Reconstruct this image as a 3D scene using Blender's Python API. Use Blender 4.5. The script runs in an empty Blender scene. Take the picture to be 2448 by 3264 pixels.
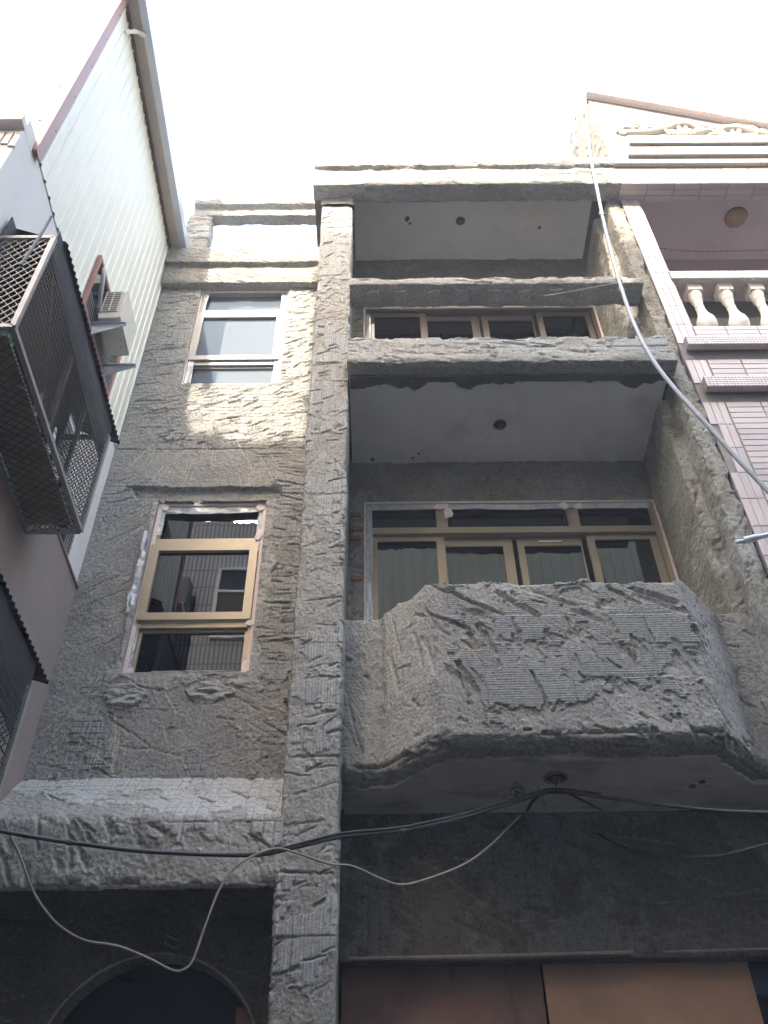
import bpy, math, random
import numpy as np
from mathutils import Vector

# ------------------------------------------------------------------ camera, sky, sun, exposure
S = bpy.context.scene
C = S.collection
R = math.radians
EYE = 1.6                                   # heights below are written relative to the eye, EYE lifts them to the ground frame

cd = bpy.data.cameras.new('camera'); cam = bpy.data.objects.new('camera', cd); C.objects.link(cam)
cd.sensor_fit = 'VERTICAL'; cd.sensor_height = 34.6
cd.lens = 2997.3 / 3264 * 34.6
cd.clip_start = 0.05; cd.clip_end = 600
def cam_matrix(p, y, r):
    from mathutils import Matrix
    cp, sp = math.cos(p), math.sin(p)
    fw = Vector((0, cp, sp)); up = Vector((0, -sp, cp)); rt = Vector((1, 0, 0))
    rt2 = rt * math.cos(r) + up * math.sin(r); up2 = up * math.cos(r) - rt * math.sin(r)
    Z = Matrix.Rotation(y, 3, 'Z')
    a, b, c = Z @ rt2, Z @ up2, Z @ (-fw)
    return Matrix(((a.x, b.x, c.x, 0), (a.y, b.y, c.y, 0), (a.z, b.z, c.z, EYE), (0, 0, 0, 1)))
cam.matrix_world = cam_matrix(0.783013598, -0.0136706627, -0.0182598402)
S.camera = cam

HAZE = 0.0072
SUN_EL, SUN_A = R(40), 0.19                 # SUN_A: how far light drifts to +x per metre travelled into the facade
w = bpy.data.worlds.new('World'); S.world = w; w.use_nodes = True
nt = w.node_tree
sky = nt.nodes.new('ShaderNodeTexSky'); sky.sky_type = 'NISHITA'; sky.sun_disc = False
sky.sun_elevation = SUN_EL
sdir = Vector((SUN_A, 1.0, -math.tan(SUN_EL) * math.sqrt(1 + SUN_A * SUN_A))).normalized()   # travel direction of light
sky.sun_rotation = math.atan2(-sdir.x, -sdir.y)
sky.air_density = 4.0; sky.dust_density = 8.0; sky.ozone_density = 3.0; sky.altitude = 0
bg = nt.nodes['Background']; bg.inputs[1].default_value = 0.15
tint = nt.nodes.new('ShaderNodeMix'); tint.data_type = 'RGBA'; tint.blend_type = 'MULTIPLY'; tint.inputs[0].default_value = 1.0
tint.inputs[7].default_value = (0.93, 0.985, 1.33, 1)          # the phone's white balance
nt.links.new(sky.outputs[0], tint.inputs[6]); nt.links.new(tint.outputs[2], bg.inputs[0])
sl = bpy.data.lights.new('sun', 'SUN'); sl.energy = 2.0; sl.angle = R(0.53); sl.color = (0.66, 0.585, 0.48)
sun = bpy.data.objects.new('sun', sl); C.objects.link(sun)
sun.rotation_euler = sdir.to_track_quat('-Z', 'Y').to_euler()
S.view_settings.view_transform = 'Standard'; S.view_settings.look = 'None'
S.view_settings.gamma = 1.0; S.view_settings.use_curve_mapping = False
S.view_settings.exposure = 3.12
S.cycles.max_bounces = 8; S.cycles.diffuse_bounces = 5; S.cycles.glossy_bounces = 4
try: S.cycles.use_denoising = True
except Exception: pass

rnd = random.Random(11)
# ------------------------------------------------------------------ object helpers
WL = {}
def thing(name, label, cat, loc, group=None):
    o = bpy.data.objects.new(name, None); C.objects.link(o)
    o.empty_display_size = 0.2
    o.location = (loc[0], loc[1], loc[2] + EYE); WL[o.name] = Vector(o.location)
    o['label'] = label; o['category'] = cat
    if group: o['group'] = group
    return o
def link(name, me, mat, parent=None, label=None, cat=None, group=None, kind=None, at=(0, 0, 0)):
    o = bpy.data.objects.new(name, me); C.objects.link(o)
    if mat and not me.materials: me.materials.append(mat)
    p = Vector((at[0], at[1], at[2] + EYE)); WL[o.name] = p.copy()
    if parent: o.parent = parent; p = p - WL[parent.name]
    o.location = p
    if label: o['label'] = label
    if cat: o['category'] = cat
    if group: o['group'] = group
    if kind: o['kind'] = kind
    return o
class MB:
    def __init__(s): s.v = []; s.f = []
    def add(s, vs, fs):
        b = len(s.v); s.v += [tuple(v) for v in vs]; s.f += [tuple(b + i for i in f) for f in fs]; return s
    def box(s, x0, x1, y0, y1, z0, z1):
        vs = [(x, y, z) for z in (z0, z1) for y in (y0, y1) for x in (x0, x1)]
        return s.add(vs, [(0, 2, 3, 1), (4, 5, 7, 6), (0, 1, 5, 4), (1, 3, 7, 5), (3, 2, 6, 7), (2, 0, 4, 6)])
    def bbox(s, x0, x1, y0, y1, z0, z1, b):              # box with the four edges round the -y face bevelled
        vs = [(x, y1, z) for x, z in ((x0, z0), (x1, z0), (x1, z1), (x0, z1))]
        vs += [(x, y0 + b, z) for x, z in ((x0, z0), (x1, z0), (x1, z1), (x0, z1))]
        vs += [(x, y0, z) for x, z in ((x0 + b, z0 + b), (x1 - b, z0 + b), (x1 - b, z1 - b), (x0 + b, z1 - b))]
        fs = [(8, 9, 10, 11), (3, 2, 1, 0)]
        for i in range(4):
            j = (i + 1) % 4
            fs += [(i, j, 4 + j, 4 + i), (4 + i, 4 + j, 8 + j, 8 + i)]
        return s.add(vs, fs)
    def prism(s, poly, axis, a0, a1):                    # poly in the two remaining axes, extruded along axis
        n = len(poly); put = {'x': lambda p, a: (a, p[0], p[1]), 'y': lambda p, a: (p[0], a, p[1]), 'z': lambda p, a: (p[0], p[1], a)}[axis]
        vs = [put(p, a0) for p in poly] + [put(p, a1) for p in poly]
        fs = [tuple(range(n))[::-1], tuple(range(n, 2 * n))] + [(i, (i + 1) % n, n + (i + 1) % n, n + i) for i in range(n)]
        return s.add(vs, fs)
    def bar(s, p, q, wx, wy=None):
        p, q = Vector(p), Vector(q); d = (q - p).normalized(); wy = wy or wx
        a = d.cross(Vector((0, 0, 1)));
        if a.length < 1e-3: a = d.cross(Vector((0, 1, 0)))
        a.normalize(); b = d.cross(a)
        vs = [c + a * (i * wx / 2) + b * (j * wy / 2) for c in (p, q) for i, j in ((-1, -1), (1, -1), (1, 1), (-1, 1))]
        return s.add(vs, [(3, 2, 1, 0), (4, 5, 6, 7), (0, 1, 5, 4), (1, 2, 6, 5), (2, 3, 7, 6), (3, 0, 4, 7)])
    def tube(s, pts, r, n=8, sub=6, rfun=None):
        P = [Vector(p) for p in pts]; Q = []
        if sub > 1 and len(P) > 2:                       # Catmull-Rom through the points
            for i in range(len(P) - 1):
                a, b, c, d = P[max(i - 1, 0)], P[i], P[i + 1], P[min(i + 2, len(P) - 1)]
                for k in range(sub):
                    t = k / sub
                    Q.append(0.5 * ((2 * b) + (c - a) * t + (2 * a - 5 * b + 4 * c - d) * t * t + (3 * b - a - 3 * c + d) * t ** 3))
            Q.append(P[-1])
        else: Q = P
        base = len(s.v); nrm = None
        for i, q in enumerate(Q):
            d = (Q[min(i + 1, len(Q) - 1)] - Q[max(i - 1, 0)]).normalized()
            if nrm is None: nrm = d.cross(Vector((0.13, 0.2, 1))).normalized()
            nrm = (nrm - d * nrm.dot(d)).normalized(); bn = d.cross(nrm)
            rr = r if rfun is None else r * rfun(i / (len(Q) - 1))
            for k in range(n):
                a = 2 * math.pi * k / n
                s.v.append(tuple(q + nrm * math.cos(a) * rr + bn * math.sin(a) * rr))
        for i in range(len(Q) - 1):
            for k in range(n):
                s.f.append((base + i * n + k, base + i * n + (k + 1) % n, base + (i + 1) * n + (k + 1) % n, base + (i + 1) * n + k))
        s.f.append(tuple(base + k for k in range(n))[::-1]); m = base + (len(Q) - 1) * n
        s.f.append(tuple(m + k for k in range(n))); return s
    def lathe(s, prof, c, n=20):                         # prof (r, z) round a vertical axis at c
        b = len(s.v)
        for r, z in prof:
            for k in range(n):
                a = 2 * math.pi * k / n; s.v.append((c[0] + r * math.cos(a), c[1] + r * math.sin(a), c[2] + z))
        for i in range(len(prof) - 1):
            for k in range(n):
                s.f.append((b + i * n + k, b + i * n + (k + 1) % n, b + (i + 1) * n + (k + 1) % n, b + (i + 1) * n + k))
        s.f.append(tuple(b + k for k in range(n))[::-1]); m = b + (len(prof) - 1) * n
        s.f.append(tuple(m + k for k in range(n))); return s
    def mesh(s, name, smooth=False):
        me = bpy.data.meshes.new(name); me.from_pydata(s.v, [], s.f); me.update()
        if smooth:
            me.polygons.foreach_set('use_smooth', [True] * len(me.polygons))
            try: me.set_sharp_from_angle(angle=R(40))
            except Exception: pass
        return me
    def build(s, name, mat, parent=None, smooth=False, **k): return link(name, s.mesh(name, smooth), mat, parent, **k)
def copy_tree(o, parent=None):
    c = o.copy(); C.objects.link(c)
    if parent: c.parent = parent
    for ch in list(o.children): copy_tree(ch, c)
    return c

# ------------------------------------------------------------------ materials
def mat_new(name):
    m = bpy.data.materials.new(name); m.use_nodes = True; t = m.node_tree
    return m, t, t.nodes['Principled BSDF']
def N(t, typ, **kw):
    n = t.nodes.new(typ)
    for k, v in kw.items(): setattr(n, k, v)
    return n
def coords(t): return N(t, 'ShaderNodeTexCoord').outputs['Object']
def noise(t, sc, det=5, rough=0.6, vec=None, scale3=None):
    n = N(t, 'ShaderNodeTexNoise'); n.inputs['Scale'].default_value = sc; n.inputs['Detail'].default_value = det; n.inputs['Roughness'].default_value = rough
    v = vec or coords(t)
    if scale3:
        mp = N(t, 'ShaderNodeMapping'); mp.inputs['Scale'].default_value = scale3; t.links.new(v, mp.inputs['Vector']); v = mp.outputs[0]
    t.links.new(v, n.inputs['Vector']); return n.outputs['Fac']
def ramp(t, fac, *stops):
    r = N(t, 'ShaderNodeValToRGB'); e = r.color_ramp.elements
    while len(e) < len(stops): e.new(0.5)
    for el, (p, c) in zip(e, stops):
        el.position = p; el.color = (*c, 1) if not isinstance(c, (int, float)) else (c, c, c, 1)
    t.links.new(fac, r.inputs[0]); return r.outputs[0]
def mix(t, fac, a, b, mode='MIX'):
    m = N(t, 'ShaderNodeMix', data_type='RGBA', blend_type=mode)
    for s, v in ((m.inputs[0], fac), (m.inputs[6], a), (m.inputs[7], b)):
        if hasattr(v, 'links'): t.links.new(v, s)
        elif isinstance(v, (int, float)): s.default_value = v
        else: s.default_value = (*v, 1)
    return m.outputs[2]
def bump(t, b, h, strength, dist=0.01):
    n = N(t, 'ShaderNodeBump'); n.inputs['Strength'].default_value = strength; n.inputs['Distance'].default_value = dist
    t.links.new(h, n.inputs['Height']); t.links.new(n.outputs[0], b.inputs['Normal'])
def attr(t, name): return N(t, 'ShaderNodeAttribute', attribute_name=name).outputs['Fac']
def concrete(name, lo, hi, patch, scr, cem, bmp=0.5):
    m, t, b = mat_new(name)
    v = coords(t)
    n1 = noise(t, 2.3, 6, 0.65, v); n2 = noise(t, 34, 6, 0.7, v); n3 = noise(t, 170, 3, 0.6, v); n4 = noise(t, 9, 5, 0.7, v)
    c = mix(t, ramp(t, n1, (0.36, 0), (0.64, 1)), lo, hi)
    br = ramp(t, n4, (0.52, 0), (0.72, 1))
    c = mix(t, br, c, tuple(x * y for x, y in zip(lo, (0.97, 0.92, 0.86))))
    c = mix(t, attr(t, 'patch'), c, patch)
    c = mix(t, attr(t, 'scr'), c, scr)
    c = mix(t, attr(t, 'cem'), c, cem)
    c = mix(t, 1.0, c, ramp(t, n2, (0.3, 0.72), (0.7, 1.15)), 'MULTIPLY')
    n5 = noise(t, 95, 4, 0.75, v)
    c = mix(t, 1.0, c, ramp(t, n5, (0.30, 0.60), (0.46, 1.0), (0.60, 1.05), (0.74, 1.45)), 'MULTIPLY')
    n6 = noise(t, 48, 3, 0.6, v)                                # sand grains, pores and pale lime specks
    c = mix(t, 1.0, c, ramp(t, n6, (0.32, 0.55), (0.43, 1.0), (0.60, 1.02), (0.70, 1.35)), 'MULTIPLY')
    t.links.new(c, b.inputs['Base Color']); b.inputs['Roughness'].default_value = 0.93
    b.inputs['Specular IOR Level'].default_value = 0.25
    h = N(t, 'ShaderNodeMath', operation='ADD'); t.links.new(n2, h.inputs[0]); t.links.new(n3, h.inputs[1])
    bump(t, b, h.outputs[0], bmp, 0.008); return m
def plain(name, col, rough=0.6, var=0.12, sc=6, bmp=0.0, metal=0.0, dirt=None):
    m, t, b = mat_new(name); v = coords(t)
    n = noise(t, sc, 6, 0.65, v)
    c = mix(t, 1.0, col, ramp(t, n, (0.3, 1 - var), (0.7, 1 + var)), 'MULTIPLY')
    if dirt:
        c = mix(t, ramp(t, noise(t, dirt[1], 7, 0.7, v, dirt[3] if len(dirt) > 3 else None), (dirt[2], 0), (dirt[2] + 0.16, 1)), c, dirt[0])
    t.links.new(c, b.inputs['Base Color']); b.inputs['Roughness'].default_value = rough; b.inputs['Metallic'].default_value = metal
    if bmp: bump(t, b, noise(t, 60, 5, 0.6, v), bmp, 0.004)
    return m
def glass(name, tint, refl=0.35, dark=(0.012, 0.014, 0.016), body=None):
    m, t, b = mat_new(name)
    b.inputs['Base Color'].default_value = (*dark, 1); b.inputs['Roughness'].default_value = 0.4
    g = N(t, 'ShaderNodeBsdfGlossy'); g.inputs['Color'].default_value = (*tint, 1); g.inputs['Roughness'].default_value = 0.0
    fr = N(t, 'ShaderNodeFresnel'); fr.inputs['IOR'].default_value = 1.5
    ad = N(t, 'ShaderNodeMath', operation='ADD'); ad.inputs[1].default_value = refl; ad.use_clamp = True
    t.links.new(fr.outputs[0], ad.inputs[0])
    wv = noise(t, 2.2, 2, 0.5); bn = N(t, 'ShaderNodeBump'); bn.inputs['Strength'].default_value = 0.02; bn.inputs['Distance'].default_value = 0.02
    t.links.new(wv, bn.inputs['Height']); t.links.new(bn.outputs[0], g.inputs['Normal'])
    if body:
        b.inputs['Base Color'].default_value = (*body, 1); b.inputs['Specular IOR Level'].default_value = 0.0; ms = N(t, 'ShaderNodeMixShader')
        t.links.new(ad.outputs[0], ms.inputs[0]); t.links.new(b.outputs[0], ms.inputs[1]); t.links.new(g.outputs[0], ms.inputs[2])
        t.links.new(ms.outputs[0], t.nodes['Material Output'].inputs['Surface']); return m
    t.links.new(mix(t, ad.outputs[0], (0, 0, 0), tint), g.inputs['Color'])
    t.links.new(g.outputs[0], t.nodes['Material Output'].inputs['Surface']); return m

M = {}
M['rough'] = concrete('chipped_concrete', (0.292, 0.291, 0.277), (0.372, 0.373, 0.36), (0.355, 0.368, 0.37), (0.60, 0.54, 0.42), (0.42, 0.425, 0.405), 0.7)
M['light'] = concrete('pale_mortar', (0.33, 0.325, 0.30), (0.42, 0.415, 0.39), (0.47, 0.475, 0.46), (0.52, 0.48, 0.38), (0.4, 0.4, 0.38))
M['dark'] = concrete('shade_dark_concrete', (0.095, 0.09, 0.082), (0.135, 0.128, 0.115), (0.16, 0.16, 0.155), (0.22, 0.21, 0.18), (0.28, 0.27, 0.25))  # darker copy of the chipped concrete, shade put into its colour
M['mid'] = concrete('mid_grey_concrete', (0.17, 0.158, 0.14), (0.24, 0.226, 0.205), (0.28, 0.28, 0.27), (0.36, 0.33, 0.26), (0.3, 0.3, 0.28))  # darker copy of the chipped concrete
M['part'] = concrete('lumpy_concrete', (0.24, 0.222, 0.19), (0.36, 0.345, 0.305), (0.40, 0.40, 0.375), (0.47, 0.43, 0.34), (0.42, 0.43, 0.41), 0.8)
M['paint'] = plain('ceiling_paint', (0.80, 0.79, 0.77), 0.8, 0.05, 3, 0.1, dirt=((0.62, 0.60, 0.55), 1.3, 0.56))
M['paint_old'] = plain('stained_ceiling_paint', (0.58, 0.555, 0.52), 0.85, 0.14, 2.5, 0.2, dirt=((0.36, 0.32, 0.27), 2.6, 0.50, (1, 3, 1)))
M['alu'] = plain('bronze_aluminium', (0.33, 0.285, 0.215), 0.42, 0.06, 8, 0, 0.25)
M['alu_dark'] = plain('dark_bronze_aluminium', (0.075, 0.062, 0.058), 0.45, 0.08, 8, 0, 0.25)
M['alu_white'] = plain('film_wrapped_aluminium', (0.28, 0.285, 0.285), 0.4, 0.08, 12)
M['tape'] = plain('masking_tape', (0.74, 0.65, 0.63), 0.8, 0.18, 60)
M['film'] = plain('plastic_film', (0.47, 0.50, 0.54), 0.25, 0.25, 14, 0.3)
M['glass'] = glass('tinted_pane', (0.78, 0.82, 0.90), 0.08)
M['glass_sky'] = glass('sky_toned_pane', (0.17, 0.215, 0.265), 0.0, body=(0.11, 0.14, 0.18))  # pale sky reflection put into the body colour, real mirroring turned down
M['glass_dim'] = glass('smoked_pane', (0.75, 0.70, 0.68), 0.0, (0.014, 0.009, 0.009))
M['void'] = plain('dark_room', (0.012, 0.013, 0.018), 0.9, 0.2)
M['brick'] = plain('bare_brick', (0.30, 0.15, 0.10), 0.9, 0.35, 12, 0.5)
M['black'] = plain('black_rubber', (0.02, 0.022, 0.028), 0.45, 0.2)
M['beige'] = plain('beige_cable_sheath', (0.27, 0.255, 0.21), 0.6, 0.2, 20)
M['conduit'] = plain('galvanised_conduit', (0.27, 0.285, 0.31), 0.45, 0.15, 20, 0, 0.2)
M['socket'] = plain('old_lamp_socket', (0.16, 0.13, 0.10), 0.7, 0.3, 30)
M['steel'] = plain('cage_steel', (0.30, 0.295, 0.29), 0.5, 0.15, 15, 0, 0.3)
M['steel_dark'] = plain('dull_steel', (0.06, 0.058, 0.062), 0.6, 0.2, 15, 0, 0.2)
M['wire'] = plain('galvanised_wire', (0.10, 0.097, 0.105), 0.5, 0.2, 40, 0, 0.3)
M['awn'] = plain('dark_awning_sheet', (0.022, 0.022, 0.030), 0.7, 0.3, 5)
M['clad'] = plain('cream_cladding', (0.80, 0.78, 0.69), 0.5, 0.04, 2, 0, 0, dirt=((0.64, 0.58, 0.46), 3.0, 0.62, (1, 1, 0.12)))
M['clad_dull'] = plain('dull_cream_cladding', (0.33, 0.32, 0.25), 0.6, 0.08, 2)
M['trim'] = plain('red_brown_trim', (0.36, 0.18, 0.155), 0.5, 0.08, 4)
M['gutter'] = plain('zinc_gutter', (0.58, 0.61, 0.68), 0.35, 0.06, 5, 0, 0.4)
M['soffit'] = plain('eave_soffit', (0.52, 0.46, 0.42), 0.7, 0.08, 5)
M['rust_shade'] = plain('rusty_gap_shade', (0.10, 0.06, 0.045), 0.9, 0.4, 8, 0.3)
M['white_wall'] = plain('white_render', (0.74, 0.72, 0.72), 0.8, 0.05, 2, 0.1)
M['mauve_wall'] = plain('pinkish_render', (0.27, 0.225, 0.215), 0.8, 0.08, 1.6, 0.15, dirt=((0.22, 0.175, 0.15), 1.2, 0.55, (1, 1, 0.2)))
M['tile'] = plain('pink_glazed_tile', (0.50, 0.44, 0.445), 0.28, 0.05, 3)
_t = M['tile'].node_tree; _b = _t.nodes['Principled BSDF']; _oi = N(_t, 'ShaderNodeObjectInfo'); _c = _b.inputs['Base Color'].links[0].from_socket
_t.links.new(mix(_t, 1.0, _c, ramp(_t, _oi.outputs['Random'], (0.0, (0.86, 0.84, 0.85)), (0.5, (1, 1, 1)), (1.0, (1.08, 1.05, 1.03))), 'MULTIPLY'), _b.inputs['Base Color'])
M['grout'] = plain('grey_grout', (0.26, 0.235, 0.23), 0.9, 0.15, 20)
M['mosaic'] = plain('pink_mosaic', (0.58, 0.51, 0.51), 0.35, 0.14, 34)
M['mosaic_dark'] = plain('mauve_mosaic', (0.42, 0.32, 0.34), 0.4, 0.14, 34)
M['plaster'] = plain('white_moulded_plaster', (0.74, 0.71, 0.64), 0.6, 0.06, 8)
M['scroll'] = plain('sun_dimmed_plaster_relief', (0.40, 0.385, 0.345), 0.6, 0.06, 8)  # white plaster toned down in colour to offset direct sun
M['pink_ceiling'] = plain('mauve_ceiling_paint', (0.76, 0.67, 0.67), 0.8, 0.05, 3)
M['amber'] = plain('amber_lamp_glass', (0.42, 0.27, 0.10), 0.35, 0.12, 6)
M['ac'] = plain('aircon_paint', (0.62, 0.60, 0.54), 0.45, 0.06, 6)
M['ac_dark'] = plain('aircon_coil', (0.10, 0.10, 0.10), 0.6, 0.2, 30)
M['green'] = plain('green_plastic', (0.06, 0.34, 0.22), 0.4, 0.1, 8)
M['yellow'] = plain('yellow_plastic', (0.45, 0.36, 0.06), 0.4, 0.1, 8)
M['olive'] = plain('old_floor_board', (0.26, 0.235, 0.17), 0.8, 0.25, 6)
M['board_red'] = plain('red_brown_plywood', (0.20, 0.115, 0.09), 0.7, 0.25, 3, dirt=((0.08, 0.05, 0.048), 2, 0.55, (3, 1, 0.4)))
M['board_tan'] = plain('tan_plywood', (0.42, 0.255, 0.165), 0.7, 0.15, 2.5, dirt=((0.36, 0.21, 0.15), 1.4, 0.55, (3, 1, 0.4)))
M['blue'] = plain('blue_sheet', (0.025, 0.05, 0.12), 0.7, 0.2)
M['door_brown'] = plain('brown_door_jamb', (0.16, 0.08, 0.045), 0.6, 0.2)
M['orange'] = plain('orange_sponge', (0.60, 0.27, 0.03), 0.7, 0.1)
M['asphalt'] = plain('asphalt', (0.055, 0.055, 0.055), 0.9, 0.25, 30, 0.5)
M['red_thread'] = plain('red_cord', (0.33, 0.09, 0.08), 0.7, 0.2)
def tilewall(name, col, joint, sx, sz, ms):
    m, t, b = mat_new(name); v = coords(t)
    sp = N(t, 'ShaderNodeSeparateXYZ'); cb = N(t, 'ShaderNodeCombineXYZ'); t.links.new(v, sp.inputs[0])
    t.links.new(sp.outputs[2], cb.inputs[0]); t.links.new(sp.outputs[0], cb.inputs[1])
    br = N(t, 'ShaderNodeTexBrick', offset=0.0); br.inputs['Scale'].default_value = 1; br.inputs['Mortar Size'].default_value = ms
    br.inputs['Brick Width'].default_value = sz; br.inputs['Row Height'].default_value = sx
    br.inputs['Color1'].default_value = (*col, 1); br.inputs['Color2'].default_value = (*[c * 0.9 for c in col], 1); br.inputs['Mortar'].default_value = (*joint, 1)
    t.links.new(cb.outputs[0], br.inputs[0]); t.links.new(br.outputs[0], b.inputs['Base Color']); b.inputs['Roughness'].default_value = 0.4
    return m
M['opp_tile'] = tilewall('grey_wall_tile', (0.50, 0.49, 0.50), (0.10, 0.10, 0.11), 0.075, 0.40, 0.016)
M['ped_tile'] = tilewall('pale_pediment_tile', (0.40, 0.375, 0.365), (0.30, 0.26, 0.26), 0.30, 0.09, 0.006)

# ------------------------------------------------------------------ hacked-concrete relief (numpy height fields)
def hsh(ix, iy, s):
    h = (ix.astype(np.int64) * 374761393 + iy.astype(np.int64) * 668265263 + s * 974634777) & 0xFFFFFFFF
    h = ((h ^ (h >> 13)) * 1274126177) & 0xFFFFFFFF
    h = ((h ^ (h >> 16)) * 2246822519) & 0xFFFFFFFF
    return ((h ^ (h >> 15)) & 0xFFFFFF) / float(0xFFFFFF)
def vn(x, y, s=0):
    xi, yi = np.floor(x), np.floor(y); fx, fy = x - xi, y - yi
    fx = fx * fx * (3 - 2 * fx); fy = fy * fy * (3 - 2 * fy)
    a, b, c, d = hsh(xi, yi, s), hsh(xi + 1, yi, s), hsh(xi, yi + 1, s), hsh(xi + 1, yi + 1, s)
    return (a * (1 - fx) + b * fx) * (1 - fy) + (c * (1 - fx) + d * fx) * fy
def fbm(x, y, f, o=4, s=0, g=0.55):
    t, a, n = 0, 1.0, 0
    for i in range(o):
        t = t + a * vn(x * f + 17.3 * i, y * f - 9.1 * i, s + i); n += a; a *= g; f *= 2.03
    return t / n
def sst(x, a, b): t = np.clip((x - a) / (b - a), 0, 1); return t * t * (3 - 2 * t)

def relief(U, V, seed, rough=0.006, low=0.010, patch=None, tile=None, rib=None, strokes=(), scratch=(), grain=1.0):
    """height and colour masks of a wall whose tiles were hacked off.
    patch=(freq, bias, height) leftover adhesive; tile=(w,h,joint); rib=('u'|'v',pitch,amp);
    strokes: (per m2, angle, spread, length, width, depth[, region]); scratch: the same without width"""
    g = np.random.RandomState(seed)
    u1, v1 = U[0], V[:, 0]; du = (u1[-1] - u1[0]) / (len(u1) - 1)
    H = (fbm(U, V, 2.6, 3, seed) - 0.5) * 2 * low
    gr = 0.6 * (fbm(U, V, 18, 3, seed + 5, 0.7) - 0.5) + 0.42 * (fbm(U, V, 60, 2, seed + 15, 0.9) - 0.5)
    lump = np.abs(fbm(U, V, 34, 3, seed + 9, 0.7) - 0.5)
    rg = gr * 2 * rough * grain - lump * rough * 1.3
    P = np.zeros_like(H); PH = np.zeros_like(H)
    if patch:
        f, bias, ph = patch[:3]
        if callable(bias): bias = bias(U, V)
        n = fbm(U, V, f, 5, seed + 20, 0.68) + bias
        if tile:
            tw, th, tj = tile
            row = np.floor(V / th); uu = U + (0.5 * tw * (row % 2) if len(tile) == 3 and tj < 0 else 0)
            ti, tk = np.floor(uu / tw), row
            r = hsh(ti, tk, seed + 31); n = n + (r - 0.5) * 0.10
            PH = (hsh(ti, tk, seed + 33) - 0.5) * 0.006
            fu = np.abs(uu / tw - np.round(uu / tw)) * tw; fv = np.abs(V / th - np.round(V / th)) * th
            jd = 1 - sst(np.minimum(fu, fv), 0.001, abs(tj))
            PH = PH - jd * 0.006
        P = sst(n, 0.525, 0.54)
        if rib:
            k = U if rib[0] == 'u' else V
            ph2 = k / rib[1] + 0.25 * fbm(U, V, 9, 2, seed + 41)
            PH = PH + rib[2] * (np.abs(np.mod(ph2, 1) - 0.5) * 2 - 0.5)
    CUT = np.zeros_like(H); SC = np.zeros_like(H)
    W, Hh = u1[-1] - u1[0], v1[-1] - v1[0]
    def window(cu, cv, rad):
        i0, i1 = np.searchsorted(u1, (cu - rad, cu + rad)); j0, j1 = np.searchsorted(v1, (cv - rad, cv + rad))
        return slice(j0, j1), slice(i0, i1)
    wu = (fbm(U, V, 7, 2, seed + 51) - 0.5) * 0.012 + (fbm(U, V, 32, 3, seed + 54, 0.7) - 0.5) * 0.022; wv = (fbm(U, V, 7, 2, seed + 52) - 0.5) * 0.012 + (fbm(U, V, 32, 3, seed + 55, 0.7) - 0.5) * 0.022
    ang = (fbm(U, V, 0.9, 2, seed + 53) - 0.5) * 2
    for st in strokes:
        dens, a0, sp, ln, wd, dp = st[:6]; reg = st[6] if len(st) > 6 else (u1[0], u1[-1], v1[0], v1[-1])
        for _ in range(int(dens * (reg[1] - reg[0]) * (reg[3] - reg[2]))):
            cu, cv = g.uniform(reg[0], reg[1]), g.uniform(reg[2], reg[3])
            L = ln * g.uniform(0.5, 1.4) / 2; Wd = wd * g.uniform(0.6, 1.5) / 2; D = dp * g.uniform(0.4, 1.3)
            sl_ = window(cu, cv, L + Wd + 0.03); uu = U[sl_]
            if uu.size == 0: continue
            j, i = min(np.searchsorted(v1, cv), len(v1) - 1), min(np.searchsorted(u1, cu), len(u1) - 1)
            a = a0 + sp * (0.7 * ang[j, i] + 0.6 * g.uniform(-1, 1)); ca, sa = math.cos(a), math.sin(a)
            x = (uu + wu[sl_] - cu); y = (V[sl_] + wv[sl_] - cv)
            s_ = (x * ca + y * sa) / L; t_ = (-x * sa + y * ca) / Wd
            k = np.clip(1 - s_ * s_, 0, 1) ** 0.6
            q = np.where(t_ < 0.55, np.clip((t_ + 1) / 1.55, 0, 1), np.clip((1 - t_) / 0.45, 0, 1))
            CUT[sl_] = np.maximum(CUT[sl_], np.clip(q * 1.5, 0, 1) * np.clip(k * 1.6, 0, 1) * D)
    for st in scratch:
        dens, a0, sp, ln, dp = st[:5]; reg = st[5] if len(st) > 5 else (u1[0], u1[-1], v1[0], v1[-1])
        for _ in range(int(dens * (reg[1] - reg[0]) * (reg[3] - reg[2]))):
            cu, cv = g.uniform(reg[0], reg[1]), g.uniform(reg[2], reg[3]); L = ln * g.uniform(0.5, 1.4) / 2
            sl_ = window(cu, cv, L + 0.02)
            if U[sl_].size == 0: continue
            a = a0(cu, cv) if callable(a0) else a0
            a += sp * g.uniform(-1, 1); ca, sa = math.cos(a), math.sin(a); cur = g.uniform(-0.5, 0.5)
            x = U[sl_] - cu + wu[sl_] * 0.25; y = V[sl_] - cv + wv[sl_] * 0.25
            s_ = (x * ca + y * sa); t_ = -x * sa + y * ca - cur * s_ * s_
            k = (1 - sst(np.abs(t_), 0.001, 0.005 + 0.004 * g.rand())) * sst(1 - (s_ / L) ** 2, 0, 0.4)
            SC[sl_] = np.maximum(SC[sl_], k * g.uniform(0.25, 0.95)); CUT[sl_] = np.maximum(CUT[sl_], k * dp)
    if patch and tile: P = P * (1 - 0.55 * jd)
    P = P * (1 - sst(CUT, 0.002, 0.005))
    ph = patch[2] if patch else 0
    H = H + rg * (1 - 0.8 * P) + P * (ph + PH) - CUT
    return H, P, SC

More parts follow.
